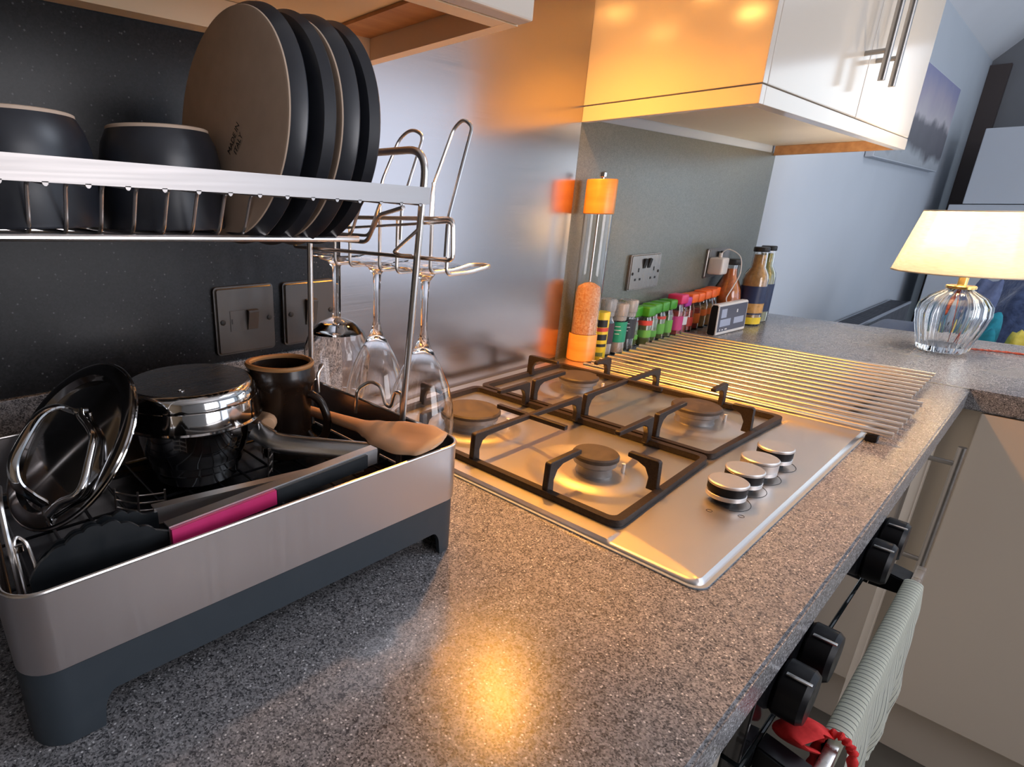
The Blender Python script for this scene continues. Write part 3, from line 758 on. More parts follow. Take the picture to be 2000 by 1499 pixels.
LB = ((lab_navy, 0.031, 0.030, 0.106), (lab_yellow, 0.0312, 0.004, 0.022), (mustard, 0.0315, 0.034, 0.060))
bottle(1.807, -0.1000, NB, NF, blackcap, 0.0185, 0.1955, 0.208, 'brown dressing bottle with a navy label and black lid, nearer of the pair', mustard, LB)
bottle(1.884, -0.0935, NB, NF, blackcap, 0.0185, 0.1955, 0.208, 'green-gold dressing bottle behind the brown dressing bottle', green_oil, LB[:1])
t = thing('glass_jar', 'small clear glass jar holding a wooden lid, last in the row by the white wall', 'jar', (2.026, -0.064, ZW + 0.0005))
b = geo(); lathe(b, [(0.020, 0), (0.0215, 0.003), (0.0215, 0.060), (0.017, 0.074), (0.019, 0.092), (0.0175, 0.092), (0.0155, 0.074), (0.020, 0.059), (0.020, 0.006), (0, 0.006)], (0, 0, 0), 28); obj('glass_body', b, glass, t)
b = geo(); lathe(b, [(0.019, 0.0065), (0.019, 0.018), (0, 0.019)], (0, 0, 0), 28); obj('contents', b, ginger, t)

# smart display
t = thing('smart_display', 'small white smart display with its screen on, in front of the orange-capped jars', 'display', (1.632, -0.110, ZW + 0.0005), (0, 0, math.radians(-4)))
disp_white = M('display_shell', (0.72, 0.68, 0.64), 0.35); screen_m = M('display_glass', (0.02, 0.02, 0.03), 0.12)
tile_m = M('screen_tile', (0.2, 0.22, 0.3), 0.3); N_, L_, B_ = nodes(tile_m); B_.inputs['Emission Color'].default_value = (0.30, 0.32, 0.42, 1); B_.inputs['Emission Strength'].default_value = 0.25
scr2 = M('screen_back', (0.012, 0.012, 0.018), 0.3, spec=0.3); N_, L_, B_ = nodes(scr2); B_.inputs['Emission Color'].default_value = (0.05, 0.045, 0.07, 1); B_.inputs['Emission Strength'].default_value = 0.6
HW = 0.080
def ds(y0, y1, z0, z1):   # tilted slab side profile
    return [(y0, z0), (y1, z0), (y1 + 0.012, z1), (y0 + 0.012, z1)]
b = geo(); prism(b, [(-0.012, 0.003), (-0.008, 0.0), (0.006, 0.0), (0.010, 0.005), (0.010, 0.072), (0.006, 0.0785), (-0.006, 0.0785), (-0.009, 0.0755)], -HW, HW, axis='x', bev=0.0012); obj('shell', b, disp_white, t)
b = geo(); prism(b, [(-0.0100, 0.004), (-0.007, 0.0018), (0.005, 0.002), (0.0085, 0.006), (0.0085, 0.070), (0.005, 0.0765), (-0.005, 0.0765), (-0.0075, 0.074)], -HW - 0.0008, -HW - 0.0001, axis='x'); obj('speaker_mesh', b, black_plastic, t)
def fr(z): return -0.0122 + 0.003 * (z - 0.002) / 0.074      # front plane y at height z
def face(bm, x0, x1, z0, z1, off, th=0.0003):
    v = [bm.verts.new((x, fr(z) - o, z)) for o in (off, off + th) for (x, z) in ((x0, z0), (x1, z0), (x1, z1), (x0, z1))]
    bm.faces.new(v[:4]); bm.faces.new(v[4:])
    for i in range(4): bm.faces.new((v[i], v[(i + 1) % 4], v[4 + (i + 1) % 4], v[4 + i]))
b = geo(); face(b, -HW + 0.006, HW - 0.005, 0.0095, 0.0735, 0.0004); s_ = obj('screen', b, scr2, t, smooth=False)
for x0, x1, z0, z1 in ((-0.064, -0.036, 0.044, 0.066), (-0.066, -0.010, 0.022, 0.040), (0.008, 0.062, 0.024, 0.040)):
    b = geo(); face(b, x0, x1, z0, z1, 0.0008); obj('screen_tile', b, tile_m, s_, smooth=False)
for x0, x1, z0, z1 in ((0.018, 0.024, 0.052, 0.060), (-0.064, -0.060, 0.012, 0.016), (-0.052, -0.044, 0.0125, 0.0150), (-0.036, -0.024, 0.0125, 0.0155)):
    b = geo(); face(b, x0, x1, z0, z1, 0.0008); obj('screen_icon', b, ink_white, s_, smooth=False)

# ---------------------------------------------------------------- table lamp
LX, LY = 1.823, -0.499
t = thing('table_lamp', 'lit table lamp with a cream shade and ribbed clear glass base', 'lamp', (LX, LY, ZW + 0.0005))
ribs = lambda a, k: 1 + 0.035 * math.cos(16 * a) * (1 if 1 < k < 12 else 0.3)
prof = [(0.040, 0.0), (0.044, 0.004), (0.050, 0.030), (0.058, 0.060), (0.0625, 0.085), (0.060, 0.105), (0.048, 0.122), (0.030, 0.134), (0.020, 0.140)]
inn = [(r - 0.006, max(0.014, z - 0.001)) for r, z in prof]
b = geo(); lathe(b, [(0, 0)] + prof + inn[::-1] + [(0, 0.013)], (0, 0, 0), 128, cap=False, mod=ribs); obj('glass_base', b, glass, t)
brass = noisy(M('brass', (0.75, 0.48, 0.16), 0.25, 1.0), (60, 60, 60), rough=(0.2, 0.3))
b = geo(); lathe(b, [(0.024, 0.1405), (0.026, 0.1415), (0.026, 0.1465), (0.024, 0.148), (0.009, 0.148), (0.0085, 0.150), (0.0085, 0.190), (0.013, 0.192), (0.013, 0.215), (0, 0.215)], (0, 0, 0), 40); obj('brass_neck', b, brass, t)
b = geo(); lathe(b, [(0.008, 0.2155), (0.014, 0.223), (0.022, 0.238), (0.022, 0.250), (0.014, 0.263), (0, 0.267)], (0, 0, 0), 24)
bulb = M('bulb', (1, 0.9, 0.7), 0.4); N_, L_, B_ = nodes(bulb); B_.inputs['Emission Color'].default_value = (1.0, 0.72, 0.40, 1); B_.inputs['Emission Strength'].default_value = 20
obj('bulb', b, bulb, t)
shade_m = bpy.data.materials.new('linen_shade'); shade_m.use_nodes = True
N = shade_m.node_tree.nodes; L = shade_m.node_tree.links; N.clear()
out = N.new('ShaderNodeOutputMaterial'); df = N.new('ShaderNodeBsdfDiffuse'); tr = N.new('ShaderNodeBsdfTranslucent'); mx = N.new('ShaderNodeMixShader')
tc = N.new('ShaderNodeTexCoord'); mp = N.new('ShaderNodeMapping'); mp.inputs['Scale'].default_value = (60, 60, 500); ns = N.new('ShaderNodeTexNoise'); ns.inputs['Scale'].default_value = 1
L.new(tc.outputs['Object'], mp.inputs[0]); L.new(mp.outputs[0], ns.inputs[0])
rp = ramp(N, L, ns.outputs['Fac'], [(0.3, (0.78, 0.70, 0.58)), (0.7, (0.88, 0.81, 0.70))])
L.new(rp.outputs[0], df.inputs[0]); L.new(rp.outputs[0], tr.inputs[0]); mx.inputs[0].default_value = 0.55
L.new(df.outputs[0], mx.inputs[1]); L.new(tr.outputs[0], mx.inputs[2]); L.new(mx.outputs[0], out.inputs[0])
SZ0, SZ1, SR0, SR1 = 0.176, 0.305, 0.127, 0.099
b = geo(); lathe(b, [(SR0, SZ0), (SR1, SZ1), (SR1 - 0.001, SZ1), (SR0 - 0.001, SZ0)], (0, 0, 0), 72, close=True); sh = obj('lamp_shade', b, shade_m, t)
b = geo()
for rr, zz in ((SR0, SZ0), (SR1, SZ1)): tube(b, [(rr * math.cos(a), rr * math.sin(a), zz) for a in [2 * PI * k / 64 for k in range(64)]], 0.0013, 6, closed=True)
obj('shade_rim', b, M('shade_tape', (0.66, 0.56, 0.42), 0.7), sh)
b = geo()
for k in range(3):
    a = 2 * PI * k / 3; tube(b, [(0.012 * math.cos(a), 0.012 * math.sin(a), 0.205), ((SR1 - 0.002) * math.cos(a), (SR1 - 0.002) * math.sin(a), 0.297)], 0.0011, 6)
obj('shade_carrier', b, brass, sh)
red_flex = noisy(M('red_braided_flex', (0.42, 0.06, 0.03), 0.6), (400, 400, 400), cols=((0.30, 0.04, 0.02), (0.55, 0.10, 0.05)), bump=0.4)
b = geo(); tube(b, spline([(0.0, 0.0, 0.140), (0.003, 0.004, 0.11), (-0.005, -0.002, 0.075), (0.006, -0.010, 0.04), (0.012, -0.012, 0.018)], 10), 0.0022, 8); obj('inner_flex', b, red_flex, t)
d = bpy.data.lights.new('lamp_bulb', 'POINT'); d.energy = 4.8; d.color = (1.0, 0.86, 0.68); d.shadow_soft_size = 0.022
o = bpy.data.objects.new('lamp_bulb', d); C.objects.link(o); o.location = (LX, LY, ZW + 0.2385 + 0.035)
b = geo(); pts = spline([(LX + 0.046, LY - 0.010, ZW + 0.004), (LX + 0.060, LY - 0.045, ZW + 0.003), (1.895, -0.575, ZW + 0.003), (1.905, -0.62, ZW + 0.003), (1.885, -0.70, ZW + 0.003), (1.90, -0.85, ZW + 0.003), (2.04, -1.0, ZW + 0.003)], 10)
for ph in (0, PI):
    P2 = []
    for i, p in enumerate(pts):
        P2.append(p + Vector((0.0012 * math.cos(i * 0.9 + ph), 0.0012 * math.sin(i * 0.9 + ph) * 0.5, 0.0012 * math.sin(i * 0.9 + ph))))
    tube(b, P2, 0.0015, 6)
tag(obj('lamp_flex', b, red_flex), 'twisted red flex trailing from the table lamp across the peninsula', 'cable')

# ---------------------------------------------------------------- dish rack
RX0, RX1, RY0, RY1 = 0.010, 0.3625, -0.346, -0.085
rack = thing('dish_rack', 'two-tier stainless steel dish rack standing on the worktop', 'dish rack', (0.19, -0.215, ZW + 0.0002))
b = geo()
oo = rrect(RX0, RX1, RY0, RY1, 0.020, 8)
def inset(o, d):
    cx, cy = (RX0 + RX1) / 2, (RY0 + RY1) / 2; n = len(o); res = []
    for i in range(n):
        a, c_ = Vector(o[i - 1]), Vector(o[(i + 1) % n]); tdir = (c_ - a).normalized(); nrm = Vector((-tdir.y, tdir.x))
        res.append((o[i][0] + nrm.x * d, o[i][1] + nrm.y * d))
    return res
wallring(b, oo, inset(oo, 0.0016), 0.9540, 1.0055)
obj('steel_band', b, steel_band, rack, world=True)
b = geo(); lip = inset(oo, 0.0008); tube(b, [(p[0], p[1], 1.0060) for p in lip], 0.0013, 8, closed=True); obj('rolled_rim', b, wire_m, rack, world=True)
# plastic base: side skirts with arched cut-outs
b = geo()
ob = rrect(RX0 + 0.001, RX1 - 0.001, RY0 + 0.001, RY1 - 0.001, 0.020, 8)
def skirt_z(px, py):
    # arches along front/back between the feet, and along both ends
    lo = ZW + 0.0006
    if py < RY0 + 0.012 or py > RY1 - 0.012:
        if RX0 + 0.038 < px < RX1 - 0.026: lo = 0.9245
    else:
        if RY0 + 0.045 < py < RY1 - 0.045 and (px < RX0 + 0.01 or px > RX1 - 0.01): lo = 0.9245
    return lo
def dense(o, step=0.002):
    res = []
    for i in range(len(o)):
        a, c_ = Vector(o[i]), Vector(o[(i + 1) % len(o)]); n = max(1, int((c_ - a).length / step))
        for k in range(n): res.append(tuple(a.lerp(c_, k / n)))
    return res
od = dense(ob); idn = inset(od, 0.004)
zs = [skirt_z(*p) for p in od]
# soften arch corners
def soft(i):
    zz = zs[i]
    if zz > 0.92:
        for k in range(1, 5):
            if zs[i - k] < 0.92 or zs[(i + k) % len(zs)] < 0.92: return 0.9245 - (0.009, 0.0045, 0.0018, 0.0005)[k - 1]
    return zz
zl = [soft(i) for i in range(len(zs))]
n = len(od)
V = [[b.verts.new((p[0], p[1], z)) for p, z in zip(o, zz)] for o, zz in ((od, zl), (od, [0.9530] * n), (idn, [0.9530] * n), (idn, zl))]
for A_, B2 in zip(V, V[1:] + V[:1]):
    for i in range(n):
        j = (i + 1) % n; b.faces.new((A_[i], A_[j], B2[j], B2[i]))
obj('plastic_base', b, base_plastic, rack, world=True, angle=60)
b = geo(); prism(b, rrect(RX0 + 0.0055, RX1 - 0.0055, RY0 + 0.0055, RY1 - 0.0055, 0.016, 6), 0.9440, 0.9480); obj('drip_tray', b, black_plastic, rack, world=True)
# wire floor grid
b = geo()
for k in range(12):
    xx = RX0 + 0.022 + 0.0275 * k
    if xx < RX1 - 0.01: tube(b, [(xx, RY0 + 0.004, 0.9555), (xx, RY1 - 0.004, 0.9555)], 0.0013, 6)
for yy in (RY0 + 0.03, RY0 + 0.10, RY0 + 0.165, RY1 - 0.03): tube(b, [(RX0 + 0.004, yy, 0.9530), (RX1 - 0.004, yy, 0.9530)], 0.0014, 6)
obj('wire_floor', b, black_plastic, rack, world=True, label='black coated wire floor')
# two inverted-U posts, one at each end
for xx in (0.350, 0.016):
    hoop = fillet([(xx, -0.272, 0.9575), (xx, -0.297, 1.2480), (xx, -0.125, 1.2500), (xx, -0.118, 0.9575)], 0.022, 8)
    b = geo(); tube(b, hoop, 0.0031, 12); obj('post', b, wire_m, rack, world=True)
# hooks over the tray end
b = geo(); tube(b, fillet([(0.3500, -0.277, 1.0100), (0.3560, -0.268, 1.0130), (0.3600, -0.264, 1.030), (0.3600, -0.254, 1.030), (0.3600, -0.248, 1.0115), (0.3600, -0.240, 1.0115), (0.3600, -0.232, 1.030), (0.3600, -0.215, 1.031), (0.3480, -0.208, 1.023), (0.3480, -0.205, 0.996)], 0.006, 5), 0.0019, 8)
obj('rim_hook', b, wire_m, rack, world=True)
b = geo(); tube(b, fillet([(0.3500, -0.1185, 1.0100), (0.3600, -0.120, 1.012), (0.3600, -0.122, 1.028), (0.3600, -0.130, 1.030), (0.3500, -0.132, 1.022), (0.3500, -0.134, 1.000)], 0.005, 5), 0.0019, 8)
obj('rim_hook', b, wire_m, rack, world=True)
# small wire baskets inside the tray, seen either side of the pan
for nq, dzq, pp in ((5, 0.007, ((0.100, -0.215), (0.112, -0.232), (0.130, -0.240))), (4, 0.008, ((0.236, -0.215), (0.246, -0.205), (0.252, -0.192)))):
    b = geo()
    for q in range(nq):
        tube(b, spline([(x_, y_ - 0.001 * q, 0.962 + dzq * q) for x_, y_ in pp], 5), 0.0008, 6)
    for x_, y_ in pp:
        tube(b, [(x_, y_, 0.9585), (x_, y_ - 0.001 * nq, 0.962 + dzq * (nq - 0.5))], 0.0009, 6)
    obj('wire_insert', b, wire_m, rack, world=True)

# upper shelf: tilts down very slightly towards the hob
def shz(x): return (x - 0.33) * -0.031
b = geo(); x0, x1 = 0.020, 0.347
vs = []
for (x, yv, z) in ((x0, -0.3055, 1.2060), (x1, -0.3055, 1.2060), (x1, -0.3055, 1.2190), (x0, -0.3055, 1.2190)): vs.append((x, yv, z + shz(x)))
front = [b.verts.new(v) for v in vs]; back = [b.verts.new((v[0], v[1] + 0.0016, v[2])) for v in vs]
b.faces.new(front); b.faces.new(back)
for i in range(4): b.faces.new((front[i], front[(i + 1) % 4], back[(i + 1) % 4], back[i]))
# returned end of the rail
box(b, 0.3455, 0.3470, -0.3040, -0.2925, 1.2055, 1.2185)
tabx = [0.049 + 0.02055 * k for k in range(15)]
for tx in tabx:
    if tx < 0.34:
        zz = 1.2065 + shz(tx)
        prism(b, [(tx - 0.0016, zz), (tx - 0.0013, zz - 0.0015), (tx - 0.0005, zz - 0.0023), (tx + 0.0005, zz - 0.0023), (tx + 0.0013, zz - 0.0015), (tx + 0.0016, zz)], -0.3055, -0.3040, axis='y')
shelf = obj('shelf_rail', b, steel_rail, rack, world=True, smooth=False, label='flat brushed steel front rail')
FZ = 1.1785
for tx in tabx:
    if tx > 0.343: continue
    dz = shz(tx)
    b = geo(); tube(b, fillet([(tx, -0.3040, 1.2060 + dz), (tx, -0.256, 1.2090 + dz), (tx, -0.240, FZ + dz), (tx, -0.118, FZ + dz), (tx, -0.104, 1.196 + dz)], 0.007, 5), 0.00135, 8)
    obj('shelf_wire', b, wire_m, shelf, world=True)
b = geo(); tube(b, [(0.020, -0.248, FZ - 0.0025 + shz(0.02)), (0.318, -0.248, FZ - 0.0025 + shz(0.318))], 0.0024, 10); obj('shelf_runner', b, wire_m, shelf, world=True)
b = geo(); tube(b, [(0.020, -0.118, FZ - 0.0025 + shz(0.02)), (0.345, -0.118, FZ - 0.0025 + shz(0.345))], 0.0024, 10); obj('shelf_runner', b, wire_m, shelf, world=True)
b = geo(); tube(b, fillet([(0.330, -0.2925, 1.203), (0.336, -0.255, 1.1965), (0.338, -0.235, 1.1725), (0.338, -0.120, 1.1725), (0.345, -0.110, 1.196)], 0.006, 5), 0.0019, 8); obj('end_wire', b, wire_m, shelf, world=True)
b = geo(); tube(b, fillet([(0.348, -0.2925, 1.186), (0.338, -0.272, 1.166), (0.338, -0.281, 1.164), (0.343, -0.290, 1.164)], 0.003, 4), 0.0015, 8); obj('end_brace', b, wire_m, shelf, world=True)

# stemware holder clipped on the right end of the rack
gh = thing('glass_holder', 'wire stemware holder clipped to the right end of the dish rack', 'glass holder', (0.36, -0.21, 1.15))
XH = 0.3600
b = geo(); tube(b, fillet([(XH, -0.322, 1.1615), (XH, -0.320, 1.1945), (XH, -0.075, 1.1915), (XH, -0.075, 1.1585)], 0.006, 5, closed=True), 0.0019, 10, closed=True); obj('holder_frame', b, wire_m, gh, world=True)
b = geo(); tube(b, fillet([(XH - 0.004, -0.3250, 1.1640), (XH - 0.004, -0.3230, 1.1925), (XH - 0.004, -0.080, 1.1760)], 0.006, 5), 0.0012, 8); obj('holder_brace', b, wire_m, gh, world=True)
def arm(ya, yb_, z, out=0.065, lift=0.010):
    pts = [(XH + 0.002, ya, 1.2230 if ya > -0.30 else 1.219), (XH + 0.002, ya, z), (XH + out * 0.55, ya, z), (XH + out, ya + 0.001, z + lift), (XH + out + 0.008, (ya + yb_) / 2, z + lift), (XH + out, yb_ - 0.001, z + lift), (XH + out * 0.55, yb_, z), (XH + 0.002, yb_, z), (XH + 0.002, yb_, 1.194)]
    b = geo(); tube(b, fillet(pts, 0.006, 5), 0.0016, 8); return obj('holder_arm', b, wire_m, gh, world=True)
arm(-0.294, -0.3135, 1.1490, out=0.058, lift=0.004)
arm(-0.225, -0.2500, 1.1450, out=0.058, lift=0.0)
arm(-0.152, -0.1780, 1.1450, out=0.058, lift=0.0)
for ya, yb_, zb_, zt_, ht in ((-0.294, -0.313, 1.219, 1.194, 1.2725), (-0.227, -0.2565, 1.223, 1.205, 1.2700)):
    pts = [(XH, ya, zb_ - 0.03), (XH + 0.001, ya, zb_), (XH + 0.022, ya - 0.001, ht - 0.007), (XH + 0.024, (ya + yb_) / 2, ht), (XH + 0.026, yb_ + 0.001, ht - 0.006), (XH + 0.001, yb_, zt_), (XH, yb_, zt_ - 0.03)]
    b = geo(); tube(b, fillet(pts, 0.008, 6), 0.0015, 8); obj('folded_arm', b, wire_m, gh, world=True)

# wine glasses hanging upside down
def wine_glass(x, y, zt, bowl, label, tilt=(0, 0)):
    t = thing('wine_glass', label, 'wine glass', (x, y, zt), (tilt[0], tilt[1], 0), group='wine glasses hanging upside down beside the rack')
    th = 0.0011
    out = [(0.0335, 0.0), (0.0335, -0.0012), (0.024, -0.004), (0.010, -0.0085), (0.0045, -0.016), (0.0036, -0.035), (0.0036, -0.066), (0.0052, -0.074)] + bowl
    inn = [(max(0.0, r - th), z) for r, z in bowl[::-1]]
    inn = inn[:-1] + [(max(0.0005, bowl[0][0] - 0.004), bowl[0][1] - 0.004), (0.0, bowl[0][1] - 0.003)]
    b = geo(); lathe(b, [(0, 0)] + out + inn, (0, 0, 0), 48, cap=False); obj('glass', b, glass, t)
    return t
B1 = [(0.020, -0.080), (0.033, -0.092), (0.040, -0.110), (0.0405, -0.130), (0.037, -0.152), (0.0325, -0.172)]
B2_ = [(0.0070, -0.080), (0.0125, -0.090), (0.0205, -0.104), (0.0285, -0.122), (0.0335, -0.142), (0.0352, -0.160), (0.0348, -0.178), (0.0330, -0.194)]
wine_glass(0.3985, -0.103, 1.1510, B1, 'round-bowled wine glass hanging nearest the wall')
wine_glass(0.4000, -0.176, 1.1500, B2_, 'middle of the three wine glasses hanging from the holder')
wine_glass(0.4010, -0.249, 1.1500, B2_, 'slim wine glass hanging nearest the front, beside the hob')

# plates on the shelf, standing on edge, backs towards the camera side
PLR = 0.0860
def make_plate(x, y, z, yaw, lean, label, R=PLR, bare=True):
    t = thing('dinner_plate', label, 'plate', (x, y, z), (0, lean, yaw), group='plates standing in the upper shelf')
    # lathe about local x; foot side faces -x
    f = 0.945 if bare else 0.80
    if bare:
        b = geo(); lathe(b, [(0, -0.0080), (R * (f - 0.025), -0.0080), (R * (f - 0.005), -0.0074), (R * f, -0.0064)], (0, 0, 0), 96, 'x', cap=False)
        obj('unglazed_base', b, stone_raw, t, label='unglazed stone-brown base')
        pr = [(R * f, -0.0064), (R * 0.985, -0.0010), (R, 0.0040), (R * 0.992, 0.0052), (R * 0.98, 0.0044), (R * 0.94, -0.0020), (R * 0.86, -0.0045), (0, -0.0050)]
    else:
        b = geo(); lathe(b, [(R * 0.62, -0.0112), (R * 0.60, -0.0112), (R * 0.59, -0.0100), (0, -0.0098)], (0, 0, 0), 96, 'x', cap=False)
        obj('unglazed_base', b, stone_raw, t)
        pr = [(R * 0.62, -0.0112), (R * 0.66, -0.0100), (R * 0.86, -0.0075), (R * 0.96, -0.0030), (R, 0.0040), (R * 0.992, 0.0052), (R * 0.98, 0.0044), (R * 0.94, -0.0012), (R * 0.86, -0.0045), (0, -0.0050)]
    b = geo(); lathe(b, pr, (0, 0, 0), 96, 'x', cap=False)
    obj('glazed_body', b, glaze, t)
    return t
pl = make_plate(0.2270, -0.2130, 1.2595, math.radians(3), math.radians(5), 'nearest dinner plate on the shelf, its bare stone-brown base facing out')
text('MADE IN', 0.0065, ink_black, pl, (0.2270 - 0.0094, -0.2240, 1.2510), (math.radians(90), math.radians(-50), math.radians(-90 + 3)), name='stamp')
text('ITALY', 0.0065, ink_black, pl, (0.2270 - 0.0094, -0.2310, 1.2470), (math.radians(90), math.radians(-50), math.radians(-90 + 3)), name='stamp')
make_plate(0.2500, -0.2150, 1.2580, math.radians(2), math.radians(4), 'second plate from the left, all dark glaze, just behind the nearest plate', bare=False)
make_plate(0.2700, -0.2180, 1.2575, math.radians(1), math.radians(3.5), 'third plate from the left, a brown sliver of bare base beside its dark rim')
make_plate(0.2930, -0.2150, 1.2575, math.radians(0), math.radians(2.5), 'dark plate furthest right, nearest the hob', bare=False)

# bowls upside down on the shelf
def make_bowl(x, y, R, label, h=0.079):
    t = thing('cereal_bowl', label, 'bowl', (x, y, FZ + 0.0022 + shz(x)), group='upturned black bowls')
    b = geo(); lathe(b, [(R * 0.985, 0), (R, 0.0015), (R * 1.0, h * 0.50), (R * 0.985, h * 0.68), (R * 0.93, h * 0.84), (R * 0.86, h * 0.93), (R * 0.83, h * 0.965)], (0, 0, 0), 64, cap=False)
    lathe(b, [(R * 0.985, 0), (R * 0.94, 0.001), (R * 0.94, h * 0.5), (R * 0.88, h * 0.78), (0, h * 0.88)], (0, 0, 0), 64, cap=False)
    obj('glazed_body', b, glaze, t)
    b = geo(); lathe(b, [(R * 0.83, h * 0.965), (R * 0.825, h * 0.992), (R * 0.80, h), (R * 0.74, h), (R * 0.72, h * 0.97), (0, h * 0.965)], (0, 0, 0), 64, cap=False)
    obj('foot_ring', b, stone_raw, t, label='unglazed cream foot ring')
    return t
make_bowl(0.1735, -0.190, 0.0440, 'upturned black bowl standing beside the plates', h=0.0715)
make_bowl(0.0750, -0.195, 0.0480, 'upturned black bowl at the left end of the shelf', h=0.0700)

# ---------------------------------------------------------------- things in the tray
TZ = 0.9572
# saucepan
PX, PY = 0.192, -0.157
t = thing('saucepan', 'small polished steel saucepan standing under an upturned pan in the tray', 'saucepan', (PX, PY, TZ))
b = geo(); lathe(b, [(0, 0.0), (0.036, 0.0), (0.0385, 0.002), (0.0400, 0.0115), (0.0408, 0.0120), (0.0408, 0.0135), (0.0425, 0.0142), (0.0432, 0.0200), (0.0438, 0.0206), (0.0438, 0.0220), (0.0475, 0.028), (0.0500, 0.042), (0.0505, 0.0595), (0.0495, 0.0595), (0.0470, 0.040), (0.0440, 0.026), (0, 0.016)], (0, 0, 0), 72, cap=False)
obj('pan_body', b, chrome, t)
hd = [Vector((0.042, -0.040, 0.046)), Vector((0.048, -0.054, 0.040)), Vector((0.054, -0.066, 0.037)), Vector((0.078, -0.104, 0.038)), Vector((0.106, -0.146, 0.040))]
b = geo(); tube(b, spline(hd, 8), 0.0036, 16, flat=0.0095, up=(0.42, 0.28, 0.86)); obj('long_handle', b, satin_bright, t)
b = geo(); tube(b, [(0.0440, -0.0440, 0.0540), (0.0460, -0.0480, 0.018)], 0.0030, 10, flat=0.0008, up=(0.8, -0.55, 0)); br_ = obj('handle_bracket', b, chrome, t)
for zz in (0.047, 0.029):
    b = geo(); lathe(b, [(0.0022, 0), (0.0022, 0.003), (0.0012, 0.004), (0, 0.004)], (0.0470, -0.0480, zz), 14, 'x'); obj('rivet', b, chrome, br_)
# upturned pan over it
t = thing('frying_pan', 'shallow polished steel pan turned upside down over the saucepan, flat base on top', 'pan', (PX, PY, TZ + 0.0600))
b = geo(); lathe(b, [(0.0545, 0.0), (0.0640, 0.0), (0.0644, 0.0010), (0.0628, 0.0024), (0.0624, 0.0070), (0.0614, 0.0140), (0.0606, 0.0190), (0.0602, 0.0194), (0.0602, 0.0202), (0.0598, 0.0250), (0.0582, 0.0295), (0.0560, 0.0325), (0.0535, 0.0335)], (0, 0, 0), 96, cap=False)
lathe(b, [(0.0545, 0.0), (0.0540, 0.010), (0.0530, 0.020), (0.048, 0.029), (0, 0.029)], (0, 0, 0), 96, cap=False)
obj('pan_wall', b, chrome, t)
b = geo(); lathe(b, [(0.0535, 0.0335), (0, 0.0338)], (0, 0, 0), 96, cap=False); obj('pan_base', b, noisy(M('brushed_pan_base', (0.42, 0.41, 0.42), 0.28, 1.0), (6, 300, 6), rough=(0.22, 0.34)), t, label='flat brushed base')
b = geo(); tube(b, [(-0.020 + 0.0025 * math.cos(a), -0.030 + 0.0025 * math.sin(a), 0.0338) for a in [2 * PI * q / 14 for q in range(14)]], 0.0004, 6, closed=True); obj('stamped_mark', b, chrome, t)

# jug
JX, JY2 = 0.2838, -0.1705
t = thing('milk_jug', 'small dark brown glazed jug with a bare clay rim', 'jug', (JX, JY2, TZ), (0, 0, 0))
SPA = math.radians(142)   # spout direction
def spout(w):
    def f(a, k):
        d = (a - SPA + PI) % (2 * PI) - PI
        return 1 + w(k) * math.exp(-(d / 0.70) ** 2)
    return f
pj = [(0.0250, 0.0), (0.0265, 0.002), (0.0258, 0.040), (0.0262, 0.070), (0.0300, 0.0765), (0.0318, 0.0815), (0.0310, 0.088), (0.0300, 0.0955)]
wj = lambda k: {4: 0.02, 5: 0.05, 6: 0.14, 7: 0.26}.get(k, 0.0)
b = geo(); lathe(b, [(0, 0)] + pj, (0, 0, 0), 64, cap=False, mod=spout(lambda k: wj(k - 1)))
pin = [(0.0262, 0.0955), (0.0270, 0.088), (0.0280, 0.0815), (0.0235, 0.070), (0.0230, 0.006), (0, 0.005)]
win = {0: 0.26, 1: 0.12, 2: 0.04}
lathe(b, pin, (0, 0, 0), 64, cap=False, mod=spout(lambda k: win.get(k, 0.0)))
obj('jug_body', b, jug_m, t)
b = geo()
lathe(b, [(0.0300, 0.0945), (0.0308, 0.0965), (0.0298, 0.0985), (0.0270, 0.0985), (0.0258, 0.0970), (0.0258, 0.0950)], (0, 0, 0), 64, cap=False, mod=spout(lambda k: 0.26)); obj('jug_rim', b, jug_rim, t)
ha = math.radians(-58)
def hp(r, z): return (r * math.cos(ha), r * math.sin(ha), z)
b = geo(); tube(b, spline([hp(0.0245, 0.066), hp(0.031, 0.066), hp(0.040, 0.059), hp(0.0465, 0.043), hp(0.044, 0.026), hp(0.037, 0.018), hp(0.029, 0.021), hp(0.0245, 0.026)], 8), 0.0042, 12); obj('jug_handle', b, jug_m, t)

# wooden spoon leaning over the front right corner of the tray
t = thing('wooden_spoon', 'pale wooden spoon resting its bowl on the front corner of the tray', 'spoon', (0.31, -0.31, 1.012))
b = geo()
P0 = Vector((0.3290, -0.140, 0.985)); P1 = Vector((0.3110, -0.258, 1.007)); P2 = Vector((0.3200, -0.352, 1.0160))
ctr = [P0, P0.lerp(P1, 0.5), P1, P1.lerp(P2, 0.22), P1.lerp(P2, 0.45), P1.lerp(P2, 0.72), P1.lerp(P2, 0.92), P1.lerp(P2, 1.0)]
wd = [0.0058, 0.0064, 0.0082, 0.0160, 0.0245, 0.0280, 0.0225, 0.009]
fl = [0.0052, 0.0052, 0.0050, 0.0048, 0.0046, 0.0044, 0.0036, 0.0012]
cs = spline(ctr, 6); m_ = len(cs)
def interp(arr, i): 
    u = i / 6; k = min(int(u), len(arr) - 2); f = u - k; f = f * f * (3 - 2 * f); return arr[k] * (1 - f) + arr[k + 1] * f
tube(b, cs, [interp(wd, i) for i in range(m_)], 20, flat=[interp(fl, i) for i in range(m_)], up=(-0.18, 0.10, 1.0))
